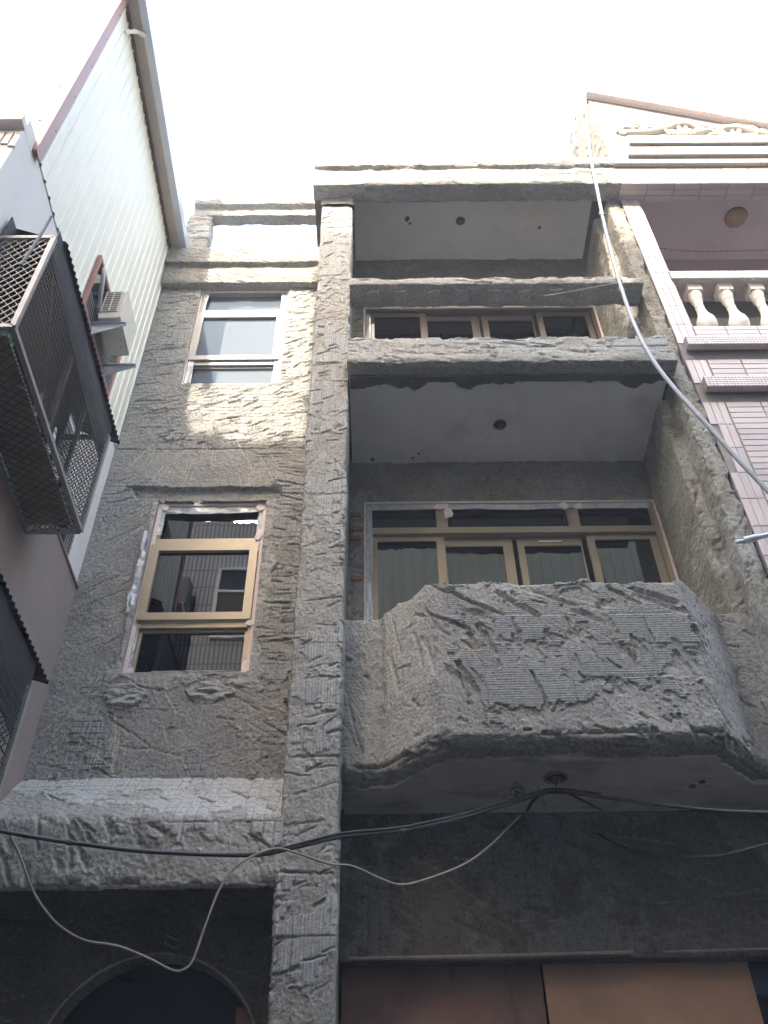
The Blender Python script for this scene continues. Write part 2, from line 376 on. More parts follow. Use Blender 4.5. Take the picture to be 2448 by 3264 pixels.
def grid_obj(name, P, A, mat, parent=None, keep=None, smooth=True, flip=False, **k):
    nv, nu = P.shape[:2]
    me = bpy.data.meshes.new(name)
    idx = np.arange(nv * nu).reshape(nv, nu)
    q = np.stack([idx[:-1, :-1], idx[:-1, 1:], idx[1:, 1:], idx[1:, :-1]], -1).reshape(-1, 4)
    if keep is not None: q = q[keep.reshape(-1)]
    if flip: q = q[:, ::-1]
    used = np.zeros(nv * nu, bool); used[q.reshape(-1)] = True
    remap = np.cumsum(used) - 1; q = remap[q]
    co = P.reshape(-1, 3)[used]
    me.vertices.add(len(co)); me.vertices.foreach_set('co', co.astype(np.float32).reshape(-1))
    me.loops.add(q.size); me.loops.foreach_set('vertex_index', q.astype(np.int32).reshape(-1))
    me.polygons.add(len(q)); me.polygons.foreach_set('loop_start', (np.arange(len(q)) * 4).astype(np.int32))
    me.polygons.foreach_set('loop_total', np.full(len(q), 4, np.int32))
    me.update(calc_edges=True)
    me.polygons.foreach_set('use_smooth', np.full(len(q), smooth, bool))
    for n, a in A.items():
        at_ = me.attributes.new(n, 'FLOAT', 'POINT'); at_.data.foreach_set('value', a.reshape(-1)[used].astype(np.float32))
    me.update()
    return link(name, me, mat, parent, **k)

def resample(pts, step, r):
    pts = np.array(pts, float); out = [pts[0]]; 
    for a, b in zip(pts[:-1], pts[1:]):
        n = max(1, int(round(np.linalg.norm(b - a) / step)))
        out += [a + (b - a) * (i + 1) / n for i in range(n)]
    o = np.array(out); k = max(1, int(r / step))
    for _ in range(2):
        pad = np.concatenate([np.repeat(o[:1], k, 0), o, np.repeat(o[-1:], k, 0)])
        c = np.cumsum(np.concatenate([np.zeros((1, 2)), pad]), 0)
        n = (c[2 * k + 1:] - c[:-2 * k - 1]) / (2 * k + 1); n[0] = o[0]; n[-1] = o[-1]; o = n
    t = np.gradient(o, axis=0); t /= np.linalg.norm(t, axis=1)[:, None] + 1e-9
    s = np.concatenate([[0], np.cumsum(np.linalg.norm(np.diff(o, axis=0), axis=1))])
    nr = np.stack([t[:, 1], -t[:, 0]], 1)
    cv = np.abs(np.gradient(np.arctan2(t[:, 1], t[:, 0]))); cv = np.minimum(cv, 2 * math.pi - cv) / step
    for _ in range(3): cv = np.convolve(cv, np.ones(5) / 5, 'same')
    return o, nr, s, np.clip(cv * 0.03, 0, 1)
def chipped_edges(H, corner, U, V, seed, amt):
    n = fbm(U, V, 5, 4, seed + 77, 0.6)
    return H - corner * amt * sst(n, 0.42, 0.72) - corner * 0.4 * amt * np.abs(fbm(U, V, 22, 3, seed + 78) - 0.5)
def loft_x(name, prof, x0, x1, step, mat, parent, seed, side=1, corner_r=0.02, chip=0.05, z_map=None, ends=True, post=None, **rk):
    """profile in (y,z) swept along x"""
    o, nr, s, cn = resample(prof, step, corner_r); nr = nr * side
    n = max(2, int((x1 - x0) / step)); xs = np.linspace(x0, x1, n + 1)
    U, Vs = np.meshgrid(xs, s); H, P, SC = relief(U, Vs, seed, **rk)
    H = chipped_edges(H, cn[:, None] * np.ones_like(U), U, Vs, seed, chip)
    X = U.copy(); Y = o[:, 0][:, None] + nr[:, 0][:, None] * H; Z = o[:, 1][:, None] + nr[:, 1][:, None] * H
    A = dict(patch=P, scr=SC, cem=np.zeros_like(P))
    if post: post(X, Y, Z, A, U, Vs)
    if ends:                                            # close the two ends with a fan row pulled to the profile's middle
        c = o.mean(0)
        X = np.concatenate([np.full_like(X[:, :1], x0), X, np.full_like(X[:, :1], x1)], 1)
        Y = np.concatenate([np.full_like(Y[:, :1], c[0]), Y, np.full_like(Y[:, :1], c[0])], 1)
        Z = np.concatenate([np.full_like(Z[:, :1], c[1]), Z, np.full_like(Z[:, :1], c[1])], 1)
        A = {k_: np.concatenate([a[:, :1], a, a[:, -1:]], 1) for k_, a in A.items()}
    return grid_obj(name, np.stack([X, Y, Z], -1), A, mat, parent)
def loft_z(name, prof, z0, z1, step, mat, parent, seed, side=1, corner_r=0.012, chip=0.03, drop=None, post=None, **rk):
    """profile in (x,y) swept up z"""
    o, nr, s, cn = resample(prof, step, corner_r); nr = nr * side
    n = max(2, int((z1 - z0) / step)); zs = np.linspace(z0, z1, n + 1)
    U, V = np.meshgrid(s, zs); H, P, SC = relief(U, V, seed, **rk)
    H = chipped_edges(H, cn[None, :] * np.ones_like(U), U, V, seed, chip)
    X = o[:, 0][None, :] + nr[:, 0][None, :] * H; Y = o[:, 1][None, :] + nr[:, 1][None, :] * H; Z = V.copy()
    A = dict(patch=P, scr=SC, cem=np.zeros_like(P))
    if post: post(X, Y, Z, A, U, V)
    if drop is not None:
        X = np.concatenate([X[:1], X]); Y = np.concatenate([Y[:1], Y]); Z = np.concatenate([np.full_like(Z[:1], drop), Z])
        A = {k_: np.concatenate([a[:1], a]) for k_, a in A.items()}
    return grid_obj(name, np.stack([X, Y, Z], -1), A, mat, parent)

# ------------------------------------------------------------------ ground and lane
g = MB().box(-60, 60, -60, 80, -EYE - 0.5, -EYE)
g.build('street', M['asphalt'], kind='structure')

# ------------------------------------------------------------------ the stripped house
PI = math.pi
house = thing('stripped_house', 'narrow grey house with its wall tiles hacked off down to bare rough concrete', 'house', (0, 5.5, -EYE))
YB = 6.05

def sheet(name, x0, x1, z0, z1, y, step, mat, seed, holes=(), parent=house, depth=0.14, mod=None, **rk):
    xs = np.linspace(x0, x1, int((x1 - x0) / step) + 1); zs = np.linspace(z0, z1, int((z1 - z0) / step) + 1)
    U, V = np.meshgrid(xs, zs); H, P, SC = relief(U, V, seed, **rk)
    cem = np.zeros_like(H)
    if mod: H, P, SC, cem = mod(U, V, H, P, SC, cem)
    G = np.stack([U, y - H, V], -1); A = dict(patch=P, scr=SC, cem=cem)
    xc = (xs[:-1] + xs[1:]) / 2; zc = (zs[:-1] + zs[1:]) / 2; XC, ZC = np.meshgrid(xc, zc)
    keep = np.ones_like(XC, bool); revs = []
    for h in holes:
        rev = MB(); revs.append(rev)
        ins = h(XC, ZC) if callable(h) else (XC > h[0]) & (XC < h[1]) & (ZC > h[2]) & (ZC < h[3])
        keep &= ~ins
        if not callable(h):
            jj, ii = np.where(ins); j0, j1, i0, i1 = jj.min(), jj.max() + 1, ii.min(), ii.max() + 1
            for line in (G[j0:j1 + 1, i0], G[j0:j1 + 1, i1], G[j0, i0:i1 + 1], G[j1, i0:i1 + 1]):
                line = line[:: max(1, int(0.02 / step))] if len(line) > 8 else line
                n = len(line); vs = [tuple(p) for p in line] + [(p[0], y + depth, p[2]) for p in line]
                rev.add(vs, [(k, k + 1, n + k + 1, n + k) for k in range(n - 1)])
    o = grid_obj(name, G, A, mat, parent, keep=keep)
    for rev in revs:
        if rev.f: rev.build('reveal', M['rough'], parent, smooth=True)
    return o

W2 = (-1.80, -0.90, 3.89, 5.625); W3 = (-1.845, -0.905, 7.22, 8.885)
def rect_d(U, V, r):
    dx = np.maximum(np.maximum(r[0] - U, U - r[1]), 0); dz = np.maximum(np.maximum(r[2] - V, V - r[3]), 0)
    return np.hypot(dx, dz)
def wall_mod(U, V, H, P, SC, cem):
    n = fbm(U, V, 4.5, 4, 301, 0.6); n2 = fbm(U, V, 14, 4, 302, 0.6)
    for r, wdt, k in ((W2, 0.07, 1.0), (W3, 0.04, 0.4)):
        d = rect_d(U, V, r)
        right = sst(U, r[1] - 0.05, r[1] + 0.1); low = 1 - sst(V, r[2] - 0.02, r[2] + 0.1)
        reach = wdt * (0.25 + 1.5 * (n - 0.25)) * (0.7 + 1.1 * right + 1.3 * low * sst(n, 0.38, 0.55))
        c = 1 - sst(d + (n2 - 0.5) * 0.035, reach, reach + 0.012)
        c = c * (1 - (V > r[3] - 0.01) * 0.9) * k
        H = H * (1 - c) + c * (0.010 + (n - 0.5) * 0.016 + (n2 - 0.5) * 0.026 + 0.012 * (np.abs(fbm(U, V, 20, 2, 311) - 0.5) - 0.2))
        cem = np.maximum(cem, c * (0.6 + 0.5 * n)); P = P * (1 - c); SC = SC * (1 - c)
    # lower sill smears under the lower window
    for cx, cz, a, b in ((-1.72, 3.74, 0.15, 0.10), (-1.16, 3.75, 0.17, 0.09)):
        e = ((U - cx) / a) ** 2 + ((V - cz + 0.02) / b) ** 2 + (n2 - 0.5) * 1.6 + (n - 0.5) * 1.8; c = 1 - sst(e, 0.75, 0.85)
        H = H * (1 - c) + c * (0.015 + 0.03 * (np.abs(fbm(U * 0.6 + 0.3 * V, V * 2.2, 9, 3, 309) - 0.5) * 2 - 0.3)); cem = np.maximum(cem, c); P = P * (1 - c); SC = SC * (1 - c)
    # brown notch cut above the lower window
    e = np.maximum(np.abs(U + 1.36) / 0.66, np.abs(V - 5.715) / 0.085) + (fbm(U, V, 9, 3, 305) - 0.5) * 0.5
    c = 1 - sst(e, 0.92, 1.0); H = H - c * 0.045; P = P * (1 - c); SC = SC * (1 - c)
    e = np.abs(V - 6.28) + (n2 - 0.5) * 0.03; H = H - (1 - sst(e, 0.004, 0.012)) * 0.008         # day joint
    return H, P, SC, cem
def wall_bias(U, V):
    b = np.full_like(U, 0.02)
    b = b + 0.05 * sst(V, 6.6, 7.1) + 0.07 * (sst(U, -1.0, -0.9) * sst(V, 3.9, 4.2))
    b = b - 0.22 * (sst(V, 5.80, 5.9) * (1 - sst(V, 6.25, 6.35)))
    b = b - 0.20 * ((1 - sst(U, -1.95, -1.8)) * sst(V, 3.7, 3.9) * (1 - sst(V, 5.2, 5.5)))
    b = b - 0.12 * ((1 - sst(V, 3.7, 3.9)))
    return b
fan = lambda cx, cz: (lambda u, v: math.atan2(v - cz, u - cx))
sheet('facade_wall', -2.33, -0.50, 3.0, 8.95, 5.5, 0.0062, M['rough'], 21, holes=(W2, W3), mod=wall_mod,
      rough=0.0075, low=0.007, patch=(2.6, wall_bias, 0.006), tile=(0.064, 0.046, 0.004), rib=('u', 0.021, 0.0018),
      strokes=((30, 0.35, 0.4, 0.26, 0.022, 0.007, (-2.27, -0.5, 6.35, 8.9)), (80, 0.25, 0.6, 0.12, 0.024, 0.009, (-1.9, -0.5, 6.3, 7.2)),
               (60, 0.5, 0.7, 0.10, 0.024, 0.010, (-0.95, -0.5, 7.1, 8.9)),
               (56, -0.12, 0.25, 0.24, 0.022, 0.008, (-0.92, -0.5, 3.9, 6.3)), (20, 0.6, 0.3, 0.28, 0.018, 0.006, (-2.27, -1.75, 3.9, 5.9)),
               (14, -0.5, 0.6, 0.22, 0.02, 0.006, (-2.27, -0.5, 3.0, 3.85))),
      scratch=((48, fan(-1.45, 7.2), 0.12, 0.34, 0.003, (-2.2, -0.75, 5.86, 6.26)), (20, 0.75, 0.2, 0.40, 0.003, (-2.25, -1.8, 3.85, 5.8)),
               (26, fan(-1.75, 4.1), 0.18, 0.36, 0.003, (-2.2, -0.55, 3.05, 3.75)), (10, 0.5, 0.6, 0.22, 0.002)))

col_bias = lambda U, V: 0.01 + 0.05 * sst(V, 7.0, 8.0) - 0.10 * (sst(V, 4.0, 4.3) * (1 - sst(V, 5.0, 5.3)))
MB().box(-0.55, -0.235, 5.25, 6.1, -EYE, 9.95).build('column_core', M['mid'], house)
loft_z('column', [(-0.56, 5.27), (-0.56, 5.1), (-0.227, 5.1), (-0.227, 5.35)], 1.2, 9.95, 0.0062, M['rough'], house, 31, drop=-EYE,
       rough=0.0075, low=0.005, patch=(2.6, col_bias, 0.006), tile=(0.066, 0.24, 0.003), rib=('u', 0.020, 0.0045), corner_r=0.008, chip=0.014,
       strokes=((9, 0.15, 0.3, 0.26, 0.022, 0.008), (30, 0.45, 0.5, 0.11, 0.022, 0.007)), scratch=((12, -0.9, 0.6, 0.2, 0.002),))
loft_z('column_cap', [(-0.58, 5.6), (-0.58, 5.065), (-0.205, 5.065), (-0.205, 6.1)], 9.955, 10.085, 0.011, M['rough'], house, 33,
       rough=0.006, low=0.006, corner_r=0.012, strokes=((40, 0.5, 0.5, 0.1, 0.03, 0.012),))

loft_x('left_cornice', [(5.75, 9.535), (5.36, 9.535), (5.36, 9.22), (5.412, 9.215), (5.412, 8.885), (5.56, 8.885)], -2.27, -0.53, 0.0095, M['rough'], house, 41,
       corner_r=0.012, chip=0.03, rough=0.005, low=0.007, strokes=((210, 0.5, 0.45, 0.12, 0.016, 0.008), (40, 0.1, 0.2, 0.24, 0.016, 0.007)), patch=(3, -0.02, 0.004))
loft_x('roof_frame_beam', [(5.60, 10.75), (5.38, 10.75), (5.38, 10.60), (5.445, 10.575), (5.44, 10.42), (5.59, 10.42), (5.60, 10.75)], -2.13, -0.60, 0.012, M['rough'], house, 43,
       corner_r=0.014, chip=0.03, rough=0.006, low=0.006, strokes=((90, 0.4, 0.5, 0.12, 0.025, 0.010),))
loft_z('roof_frame_post', [(-2.19, 5.62), (-2.19, 5.45), (-1.89, 5.45), (-1.89, 5.62), (-2.19, 5.62)], 9.50, 10.45, 0.012, M['rough'], house, 44,
       rough=0.006, low=0.008, corner_r=0.012, strokes=((60, 0.15, 0.3, 0.2, 0.03, 0.012),), patch=(3, -0.02, 0.006))
MB().box(-1.875, -1.45, 5.70, 5.76, 9.53, 9.60).build('roof_batten', M['dark'], house)
loft_x('roof_parapet', [(5.35, 10.70), (4.95, 10.70), (4.87, 10.69), (4.87, 10.50), (4.925, 10.475), (4.90, 10.46), (4.90, 10.085), (5.12, 10.085), (5.12, 10.2)],
       -0.665, 2.85, 0.011, M['rough'], house, 45, corner_r=0.012, chip=0.030, rough=0.006, low=0.007,
       strokes=((110, 0.35, 0.5, 0.14, 0.018, 0.008), (25, 0.0, 0.15, 0.3, 0.02, 0.008)), patch=(2.6, 0.0, 0.006), tile=(0.24, 0.06, 0.004), rib=('v', 0.02, 0.0015))
MB().box(-0.655, -0.215, 5.10, 7.0, 10.09, 10.6).build('roof_edge_beam', M['dark'], house)
MB().box(-0.215, 2.80, 5.13, 7.0, 10.43, 10.62).build('roof_slab', M['dark'], house)
MB().box(-0.21, 2.60, 5.13, 6.10, 10.42, 10.426).build('ceiling', M['paint'], house)

# second-floor slab edge, parapet and rail of the top balcony
loft_x('parapet', [(5.22, 7.16), (4.95, 7.17), (4.95, 6.885), (4.885, 6.86), (4.88, 6.70), (5.06, 6.685), (5.06, 6.8)], -0.232, 2.66, 0.0095, M['rough'], house, 51,
       corner_r=0.016, chip=0.040, rough=0.006, low=0.007, patch=(2.2, lambda U, V: 0.10 - 0.3 * sst(V, 0.55, 0.60), 0.008), tile=(0.24, 0.062, 0.005), rib=('v', 0.016, 0.0015),
       strokes=((22, 0.1, 0.3, 0.18, 0.018, 0.008), (40, 0.2, 0.6, 0.1, 0.05, 0.016, (-0.2, 2.6, 0.55, 0.8))))
loft_x('rail', [(5.22, 8.20), (4.95, 8.205), (4.95, 8.075), (5.22, 8.06), (5.22, 8.20)], -0.23, 2.66, 0.011, M['rough'], house, 53,
       corner_r=0.014, chip=0.035, rough=0.006, low=0.008, strokes=((30, 0.1, 0.5, 0.14, 0.03, 0.012),), scratch=((6, 0.0, 0.6, 0.3, 0.004),))
for i, x in enumerate((0.0, 0.275, 0.60, 0.87, 1.19, 1.50, 1.80, 2.11, 2.40)):
    s_ = 0.055 + 0.012 * rnd.random()
    q_ = lambda: rnd.uniform(-0.014, 0.014)
    pts = [(x + a * s_ + q_(), 5.085 + b * s_ + q_()) for a, b in ((-1, -1), (0, -1.05), (1, -1), (1.05, 0), (1, 1), (0, 1), (-1, 1), (-1.02, 0.1))]
    MB().prism(pts, 'z', 8.040 + 0.008 * rnd.random(), 8.09).build('baluster_stump', M['light'], house)
MB().box(-0.23, 2.64, 5.07, 7.0, 6.72, 6.93).build('floor_slab', M['dark'], house)
def ragged(Y0, x0, x1, z, seed):                       # broken front edge where the painted ceiling meets the hacked slab
    g_ = np.random.RandomState(seed); xs = np.arange(x0, x1 + 0.01, 0.03); f = fbm(xs, xs * 0 + seed, 3.5, 4, seed, 0.6)
    pts = [(x, Y0 + 0.16 * max(0, k - 0.46) * 2 + 0.006 * g_.rand()) for x, k in zip(xs, f)]
    return MB().prism(pts + [(x1, Y0 - 0.06), (x0, Y0 - 0.06)], 'z', z - 0.022, z + 0.005)
MB().box(-0.215, 2.60, 5.04, 6.10, 6.685, 6.712).build('ceiling', M['paint'], house)
ragged(5.075, -0.21, 2.6, 6.688, 5).build('ceiling_break', M['dark'], house)

# bulging balcony of the first floor
def balcony():
    path = [(-0.24, 5.34), (0.03, 5.34), (0.365, 4.95), (2.115, 4.95), (2.46, 5.34), (2.70, 5.34)]
    o, nr, s, cn = resample(path, 0.0052, 0.025)
    prof = [(-0.20, 4.235), (0.0, 4.245), (0.0, 3.035), (-0.03, 3.0), (-0.07, 2.972), (-0.30, 2.965)]
    q, qn, t, qc = resample(prof, 0.0052, 0.010)           # (offset outward, z)
    U, V = np.meshgrid(s, t)
    Zc = q[:, 1][:, None] * np.ones_like(U)
    def bias(U_, V_): 
        front = sst(U_, 0.80, 0.95) * (1 - sst(U_, 2.45, 2.6)); mid = sst(Zc, 3.2, 3.35) * (1 - sst(Zc, 3.95, 4.1))
        return -0.16 + 0.295 * front * (0.35 + 0.65 * mid)
    F = (0.78, 2.6, 0.3, 1.3)
    H, P, SC = relief(U, V, 61, rough=0.0075, low=0.014, patch=(3.4, bias, 0.010), tile=(0.55, 0.25, 0.004), rib=('v', 0.0185, 0.0065), grain=1.0,
        strokes=((16, 0.5, 0.3, 0.42, 0.055, 0.024, (0.78, 2.55, 0.22, 0.62)), (17, 1.1, 0.5, 0.24, 0.04, 0.018, (0.75, 2.6, 0.5, 1.1)), (16, 0.7, 0.9, 0.12, 0.03, 0.012), 
                 (10, 1.35, 0.2, 0.45, 0.04, 0.012, (0.05, 0.75, 0.25, 1.3)), (60, 0.2, 0.7, 0.10, 0.045, 0.022, (0.05, 3.0, 1.30, 1.62)), (20, 0.1, 0.6, 0.12, 0.04, 0.016, (0.05, 3.0, 0.14, 0.28))), scratch=((6, 1.4, 0.3, 0.3, 0.003, (0.1, 0.8, 0.3, 1.2)), (9, 0.6, 0.5, 0.25, 0.003, (0.8, 2.6, 0.2, 1.2))))
    # sweep: profile corner loss and a wandering top edge
    cor = qc[:, None] * np.ones_like(U) + cn[None, :] * np.ones_like(U) * 0.6
    H = chipped_edges(H, np.clip(cor, 0, 1), U, V, 61, 0.045)
    ox, oz = q[:, 0][:, None], q[:, 1][:, None]
    # normal of the sweep: the profile normal points outward / up / down
    n_out = -qn[:, 1][:, None] * 0 + (qn[:, 0][:, None]); n_up = qn[:, 1][:, None]
    sgn = np.sign((q[len(q) // 2, 0] + qn[len(q) // 2, 0]) - q[len(q) // 2, 0]) or 1
    n_out, n_up = n_out * sgn, n_up * sgn
    off = ox + n_out * H; Z = oz + n_up * H + (fbm(U, U * 0 + 3, 2.2, 3, 66) - 0.5) * 0.028 * sst(oz * np.ones_like(U), 3.9, 4.2)
    X = o[:, 0][None, :] + nr[:, 0][None, :] * off; Y = o[:, 1][None, :] + nr[:, 1][None, :] * off
    grid_obj('balcony_wall', np.stack([X, Y, Z], -1), dict(patch=P, scr=SC, cem=0.8 * (1 - sst(U, 0.70, 0.80)) * sst(U, 0.30, 0.36)), M['rough'], house)
balcony()
MB().prism([(-0.22, 5.38), (0.05, 5.38), (0.38, 5.02), (2.10, 5.02), (2.44, 5.38), (2.62, 5.38), (2.62, 6.1), (-0.22, 6.1)], 'z', 3.02, 3.12).build('balcony_floor', M['dark'], house)
g_ = np.random.RandomState(3); fr_ = []
for (xa_, ya_), (xb_, yb_) in zip([(-0.22, 5.44), (0.08, 5.44), (0.42, 5.10), (2.06, 5.10), (2.40, 5.44)], [(0.08, 5.44), (0.42, 5.10), (2.06, 5.10), (2.40, 5.44), (2.62, 5.44)]):
    n = max(2, int(math.hypot(xb_ - xa_, yb_ - ya_) / 0.03))
    for k in range(n): fr_.append((xa_ + (xb_ - xa_) * k / n, ya_ + (yb_ - ya_) * k / n + 0.035 * g_.rand() ** 2))
MB().prism(fr_ + [(2.62, 5.44), (2.62, 5.9), (-0.22, 5.9)], 'z', 2.952, 3.0).build('ceiling', M['paint_old'], house)

# back wall behind both balconies with two door openings
D2 = (-0.095, 2.565, 3.05, 6.14); D3 = (-0.105, 2.565, 6.95, 9.36)
def back_mod(U, V, H, P, SC, cem): return H, P * (1 - 0.6 * sst(V, 3, 3.1) * (U > 0)), SC, cem
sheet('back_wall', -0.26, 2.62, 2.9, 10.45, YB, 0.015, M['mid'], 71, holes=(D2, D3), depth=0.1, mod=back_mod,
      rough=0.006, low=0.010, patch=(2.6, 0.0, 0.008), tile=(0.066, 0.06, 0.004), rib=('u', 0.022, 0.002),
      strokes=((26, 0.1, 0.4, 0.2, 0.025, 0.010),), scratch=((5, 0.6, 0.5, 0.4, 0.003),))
for k, (x, z) in enumerate(((-0.165, 5.98), (-0.15, 5.80), (-0.175, 5.70), (-0.15, 5.22), (-0.17, 8.6))):
    MB().bbox(x - 0.055, x + 0.045, YB - 0.022, YB + 0.05, z - 0.028, z + 0.028, 0.008).build('brick', M['brick'], house)

# partition towards the tiled house, its face a ragged strip of lumpy concrete
def part_mod(X, Y, Z, A, U, V): A['cem'][:] = 0.5 * sst(fbm(U, V, 2.2, 3, 81), 0.5, 0.6)
loft_z('partition_wall', [(2.575, 6.1), (2.575, 5.34), (2.665, 5.33), (2.672, 5.1), (2.838, 5.1), (2.838, 5.2)], 1.2, 10.09, 0.0105, M['part'], house, 82, drop=-EYE, post=part_mod,
       rough=0.011, low=0.016, corner_r=0.014, chip=0.05, grain=1.2, strokes=((26, 1.3, 0.4, 0.12, 0.02, 0.010), (10, 0.3, 0.9, 0.1, 0.03, 0.010)), scratch=((5, 1.0, 0.6, 0.2, 0.003),))

# sloping skirt under the left wall, dark arch wall below it
def skirt_mod(X, Y, Z, A, U, V): A['patch'] *= 1
loft_x('sloping_skirt', [(5.52, 3.085), (5.10, 2.61), (5.10, 2.20), (5.13, 2.19)], -2.60, -0.545, 0.0072, M['light'], house, 91,
       corner_r=0.02, chip=0.05, rough=0.009, low=0.008, patch=(2.0, lambda U, V: 0.10 - 0.16 * sst(V, 0.42, 0.5) + 0.08 * sst(V, 0.8, 0.9) * sst(U, -1.6, -1.3), 0.008),
       tile=(0.066, 0.075, 0.004), rib=('u', 0.020, 0.0014),
       strokes=((26, 1.1, 0.4, 0.22, 0.04, 0.013, (-2.6, -1.2, 0.6, 1.05)), (12, 0.6, 0.5, 0.14, 0.025, 0.009, (-2.6, -0.6, 0.25, 1.0)), (12, 1.2, 0.4, 0.18, 0.03, 0.010, (-1.3, -0.6, 0.7, 1.05))), scratch=((4, 2.2, 0.4, 0.25, 0.003, (-2.6, -0.6, 0.3, 0.9)),))
loft_x('skirt_soffit', [(5.125, 2.20), (5.52, 2.185)], -2.60, -0.545, 0.012, M['dark'], house, 93, ends=False, rough=0.005, low=0.008, strokes=((10, 0.2, 0.5, 0.2, 0.03, 0.006),))  # underside split off, its shade put into the colour
AC_, AR = (-1.22, 1.38), 0.60
arch = lambda X, Z: ((X - AC_[0]) ** 2 + (Z - AC_[1]) ** 2 < AR ** 2) | ((abs(X - AC_[0]) < AR) & (Z < AC_[1]))
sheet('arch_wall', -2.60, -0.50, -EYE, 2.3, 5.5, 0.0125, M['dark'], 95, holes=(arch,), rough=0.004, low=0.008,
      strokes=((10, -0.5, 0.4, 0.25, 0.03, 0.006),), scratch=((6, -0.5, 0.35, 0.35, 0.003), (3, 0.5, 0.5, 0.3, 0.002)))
ring = MB(); inn = MB()
ths = np.linspace(PI, 0, 49)
def arc(r): return [(AC_[0] + r * math.cos(a), AC_[1] + r * math.sin(a)) for a in ths]
a_, b_ = [(AC_[0] - AR - 0.0, -EYE)] + arc(AR - 0.008) + [(AC_[0] + AR, -EYE)], [(AC_[0] - AR - 0.012, -EYE)] + arc(AR + 0.006) + [(AC_[0] + AR + 0.012, -EYE)]
n_ = len(a_); ring.add([(x, 5.482, z) for x, z in a_] + [(x, 5.482, z) for x, z in b_] + [(x, 5.62, z) for x, z in a_],
                      [(i, i + 1, n_ + i + 1, n_ + i) for i in range(n_ - 1)] + [(i + 1, i, 2 * n_ + i, 2 * n_ + i + 1) for i in range(n_ - 1)])
ring.build('arch_edge', M['part'], house, smooth=True)
MB().box(-2.1, -0.50, 5.62, 5.68, -EYE, 2.1).build('dark_doorway', M['void'], house)
MB().box(-0.78, -0.60, 5.56, 5.615, -EYE, 1.72).build('door_jamb', M['door_brown'], house)

# lintel and boards of the ground floor on the right
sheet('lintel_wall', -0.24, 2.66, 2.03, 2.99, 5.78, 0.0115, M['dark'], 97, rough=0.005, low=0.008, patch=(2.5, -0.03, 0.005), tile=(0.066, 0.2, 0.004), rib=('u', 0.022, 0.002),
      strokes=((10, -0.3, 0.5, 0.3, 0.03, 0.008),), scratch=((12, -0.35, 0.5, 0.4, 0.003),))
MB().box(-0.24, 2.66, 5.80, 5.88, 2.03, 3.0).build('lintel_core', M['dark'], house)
MB().tube([(-0.17, 5.755, 2.035), (0.6, 5.755, 2.04), (1.5, 5.755, 2.052)], 0.010, 6).build('loose_batten', M['beige'], house)
MB().tube([(1.68, 5.755, 2.05), (2.62, 5.755, 2.065)], 0.007, 6, 1).build('loose_batten', M['beige'], house)
MB().bbox(-0.22, 0.965, 5.90, 5.93, -EYE, 2.2, 0.004).build('plywood_board', M['board_red'], house)
MB().bbox(0.975, 2.20, 5.87, 5.895, -EYE, 2.2, 0.004).build('plywood_board', M['board_tan'], house)
MB().box(2.21, 2.66, 5.92, 5.95, 1.86, 2.2).build('blue_sheet', M['blue'], house)
MB().box(-0.24, 2.7, 5.96, 6.0, -EYE, 2.3).build('dark_backing', M['void'], house)
MB().box(2.21, 2.66, 5.94, 5.955, -EYE, 1.855).build('dark_panel', M['void'], house)

# lamp outlets in the three balcony ceilings
def lamp_outlet(x, y, z, r):
    m = MB().lathe([(r, -0.004), (r * 1.06, -0.010), (r * 0.86, -0.016), (r * 0.82, -0.003), (r * 0.3, -0.002)], (x, y, z), 24)
    p = m.build('lamp_outlet', M['socket'], house, smooth=True)
    MB().lathe([(r * 0.80, -0.0045), (r * 0.2, -0.004)], (x, y, z), 20).build('dark_disc', M['void'], p)  # black disc standing in for the shaded hole
    MB().tube([(x - r * .45, y, z - .010), (x, y - r * .4, z - .022), (x + r * .42, y + r * .1, z - .014), (x, y + r * .35, z - .02), (x - r * .15, y, z - .012)], r * 0.09, 6).build('lead_wire', M['brick'], p)
lamp_outlet(1.113, 5.317, 2.952, 0.075); lamp_outlet(1.160, 5.58, 6.685, 0.060); lamp_outlet(1.055, 5.525, 10.42, 0.055)
for x, y, z, r in ((0.42, 5.50, 10.42, 0.035), (0.45, 5.56, 10.42, 0.018), (2.02, 5.62, 10.42, 0.032), (0.42, 5.93, 6.685, 0.012), (0.36, 5.99, 6.685, 0.014), (-0.02, 6.0, 6.685, 0.03), (2.0, 5.45, 2.952, 0.03), (2.05, 5.40, 2.952, 0.025)):
    pts = [(x + r * rnd.uniform(0.5, 1.2) * math.cos(a), y + r * rnd.uniform(0.5, 1.2) * math.sin(a)) for a in np.linspace(0, 2 * PI, 9)[:-1]]
    MB().prism(pts, 'z', z - 0.004, z + 0.002).build('paint_flake', M['dark'], house)

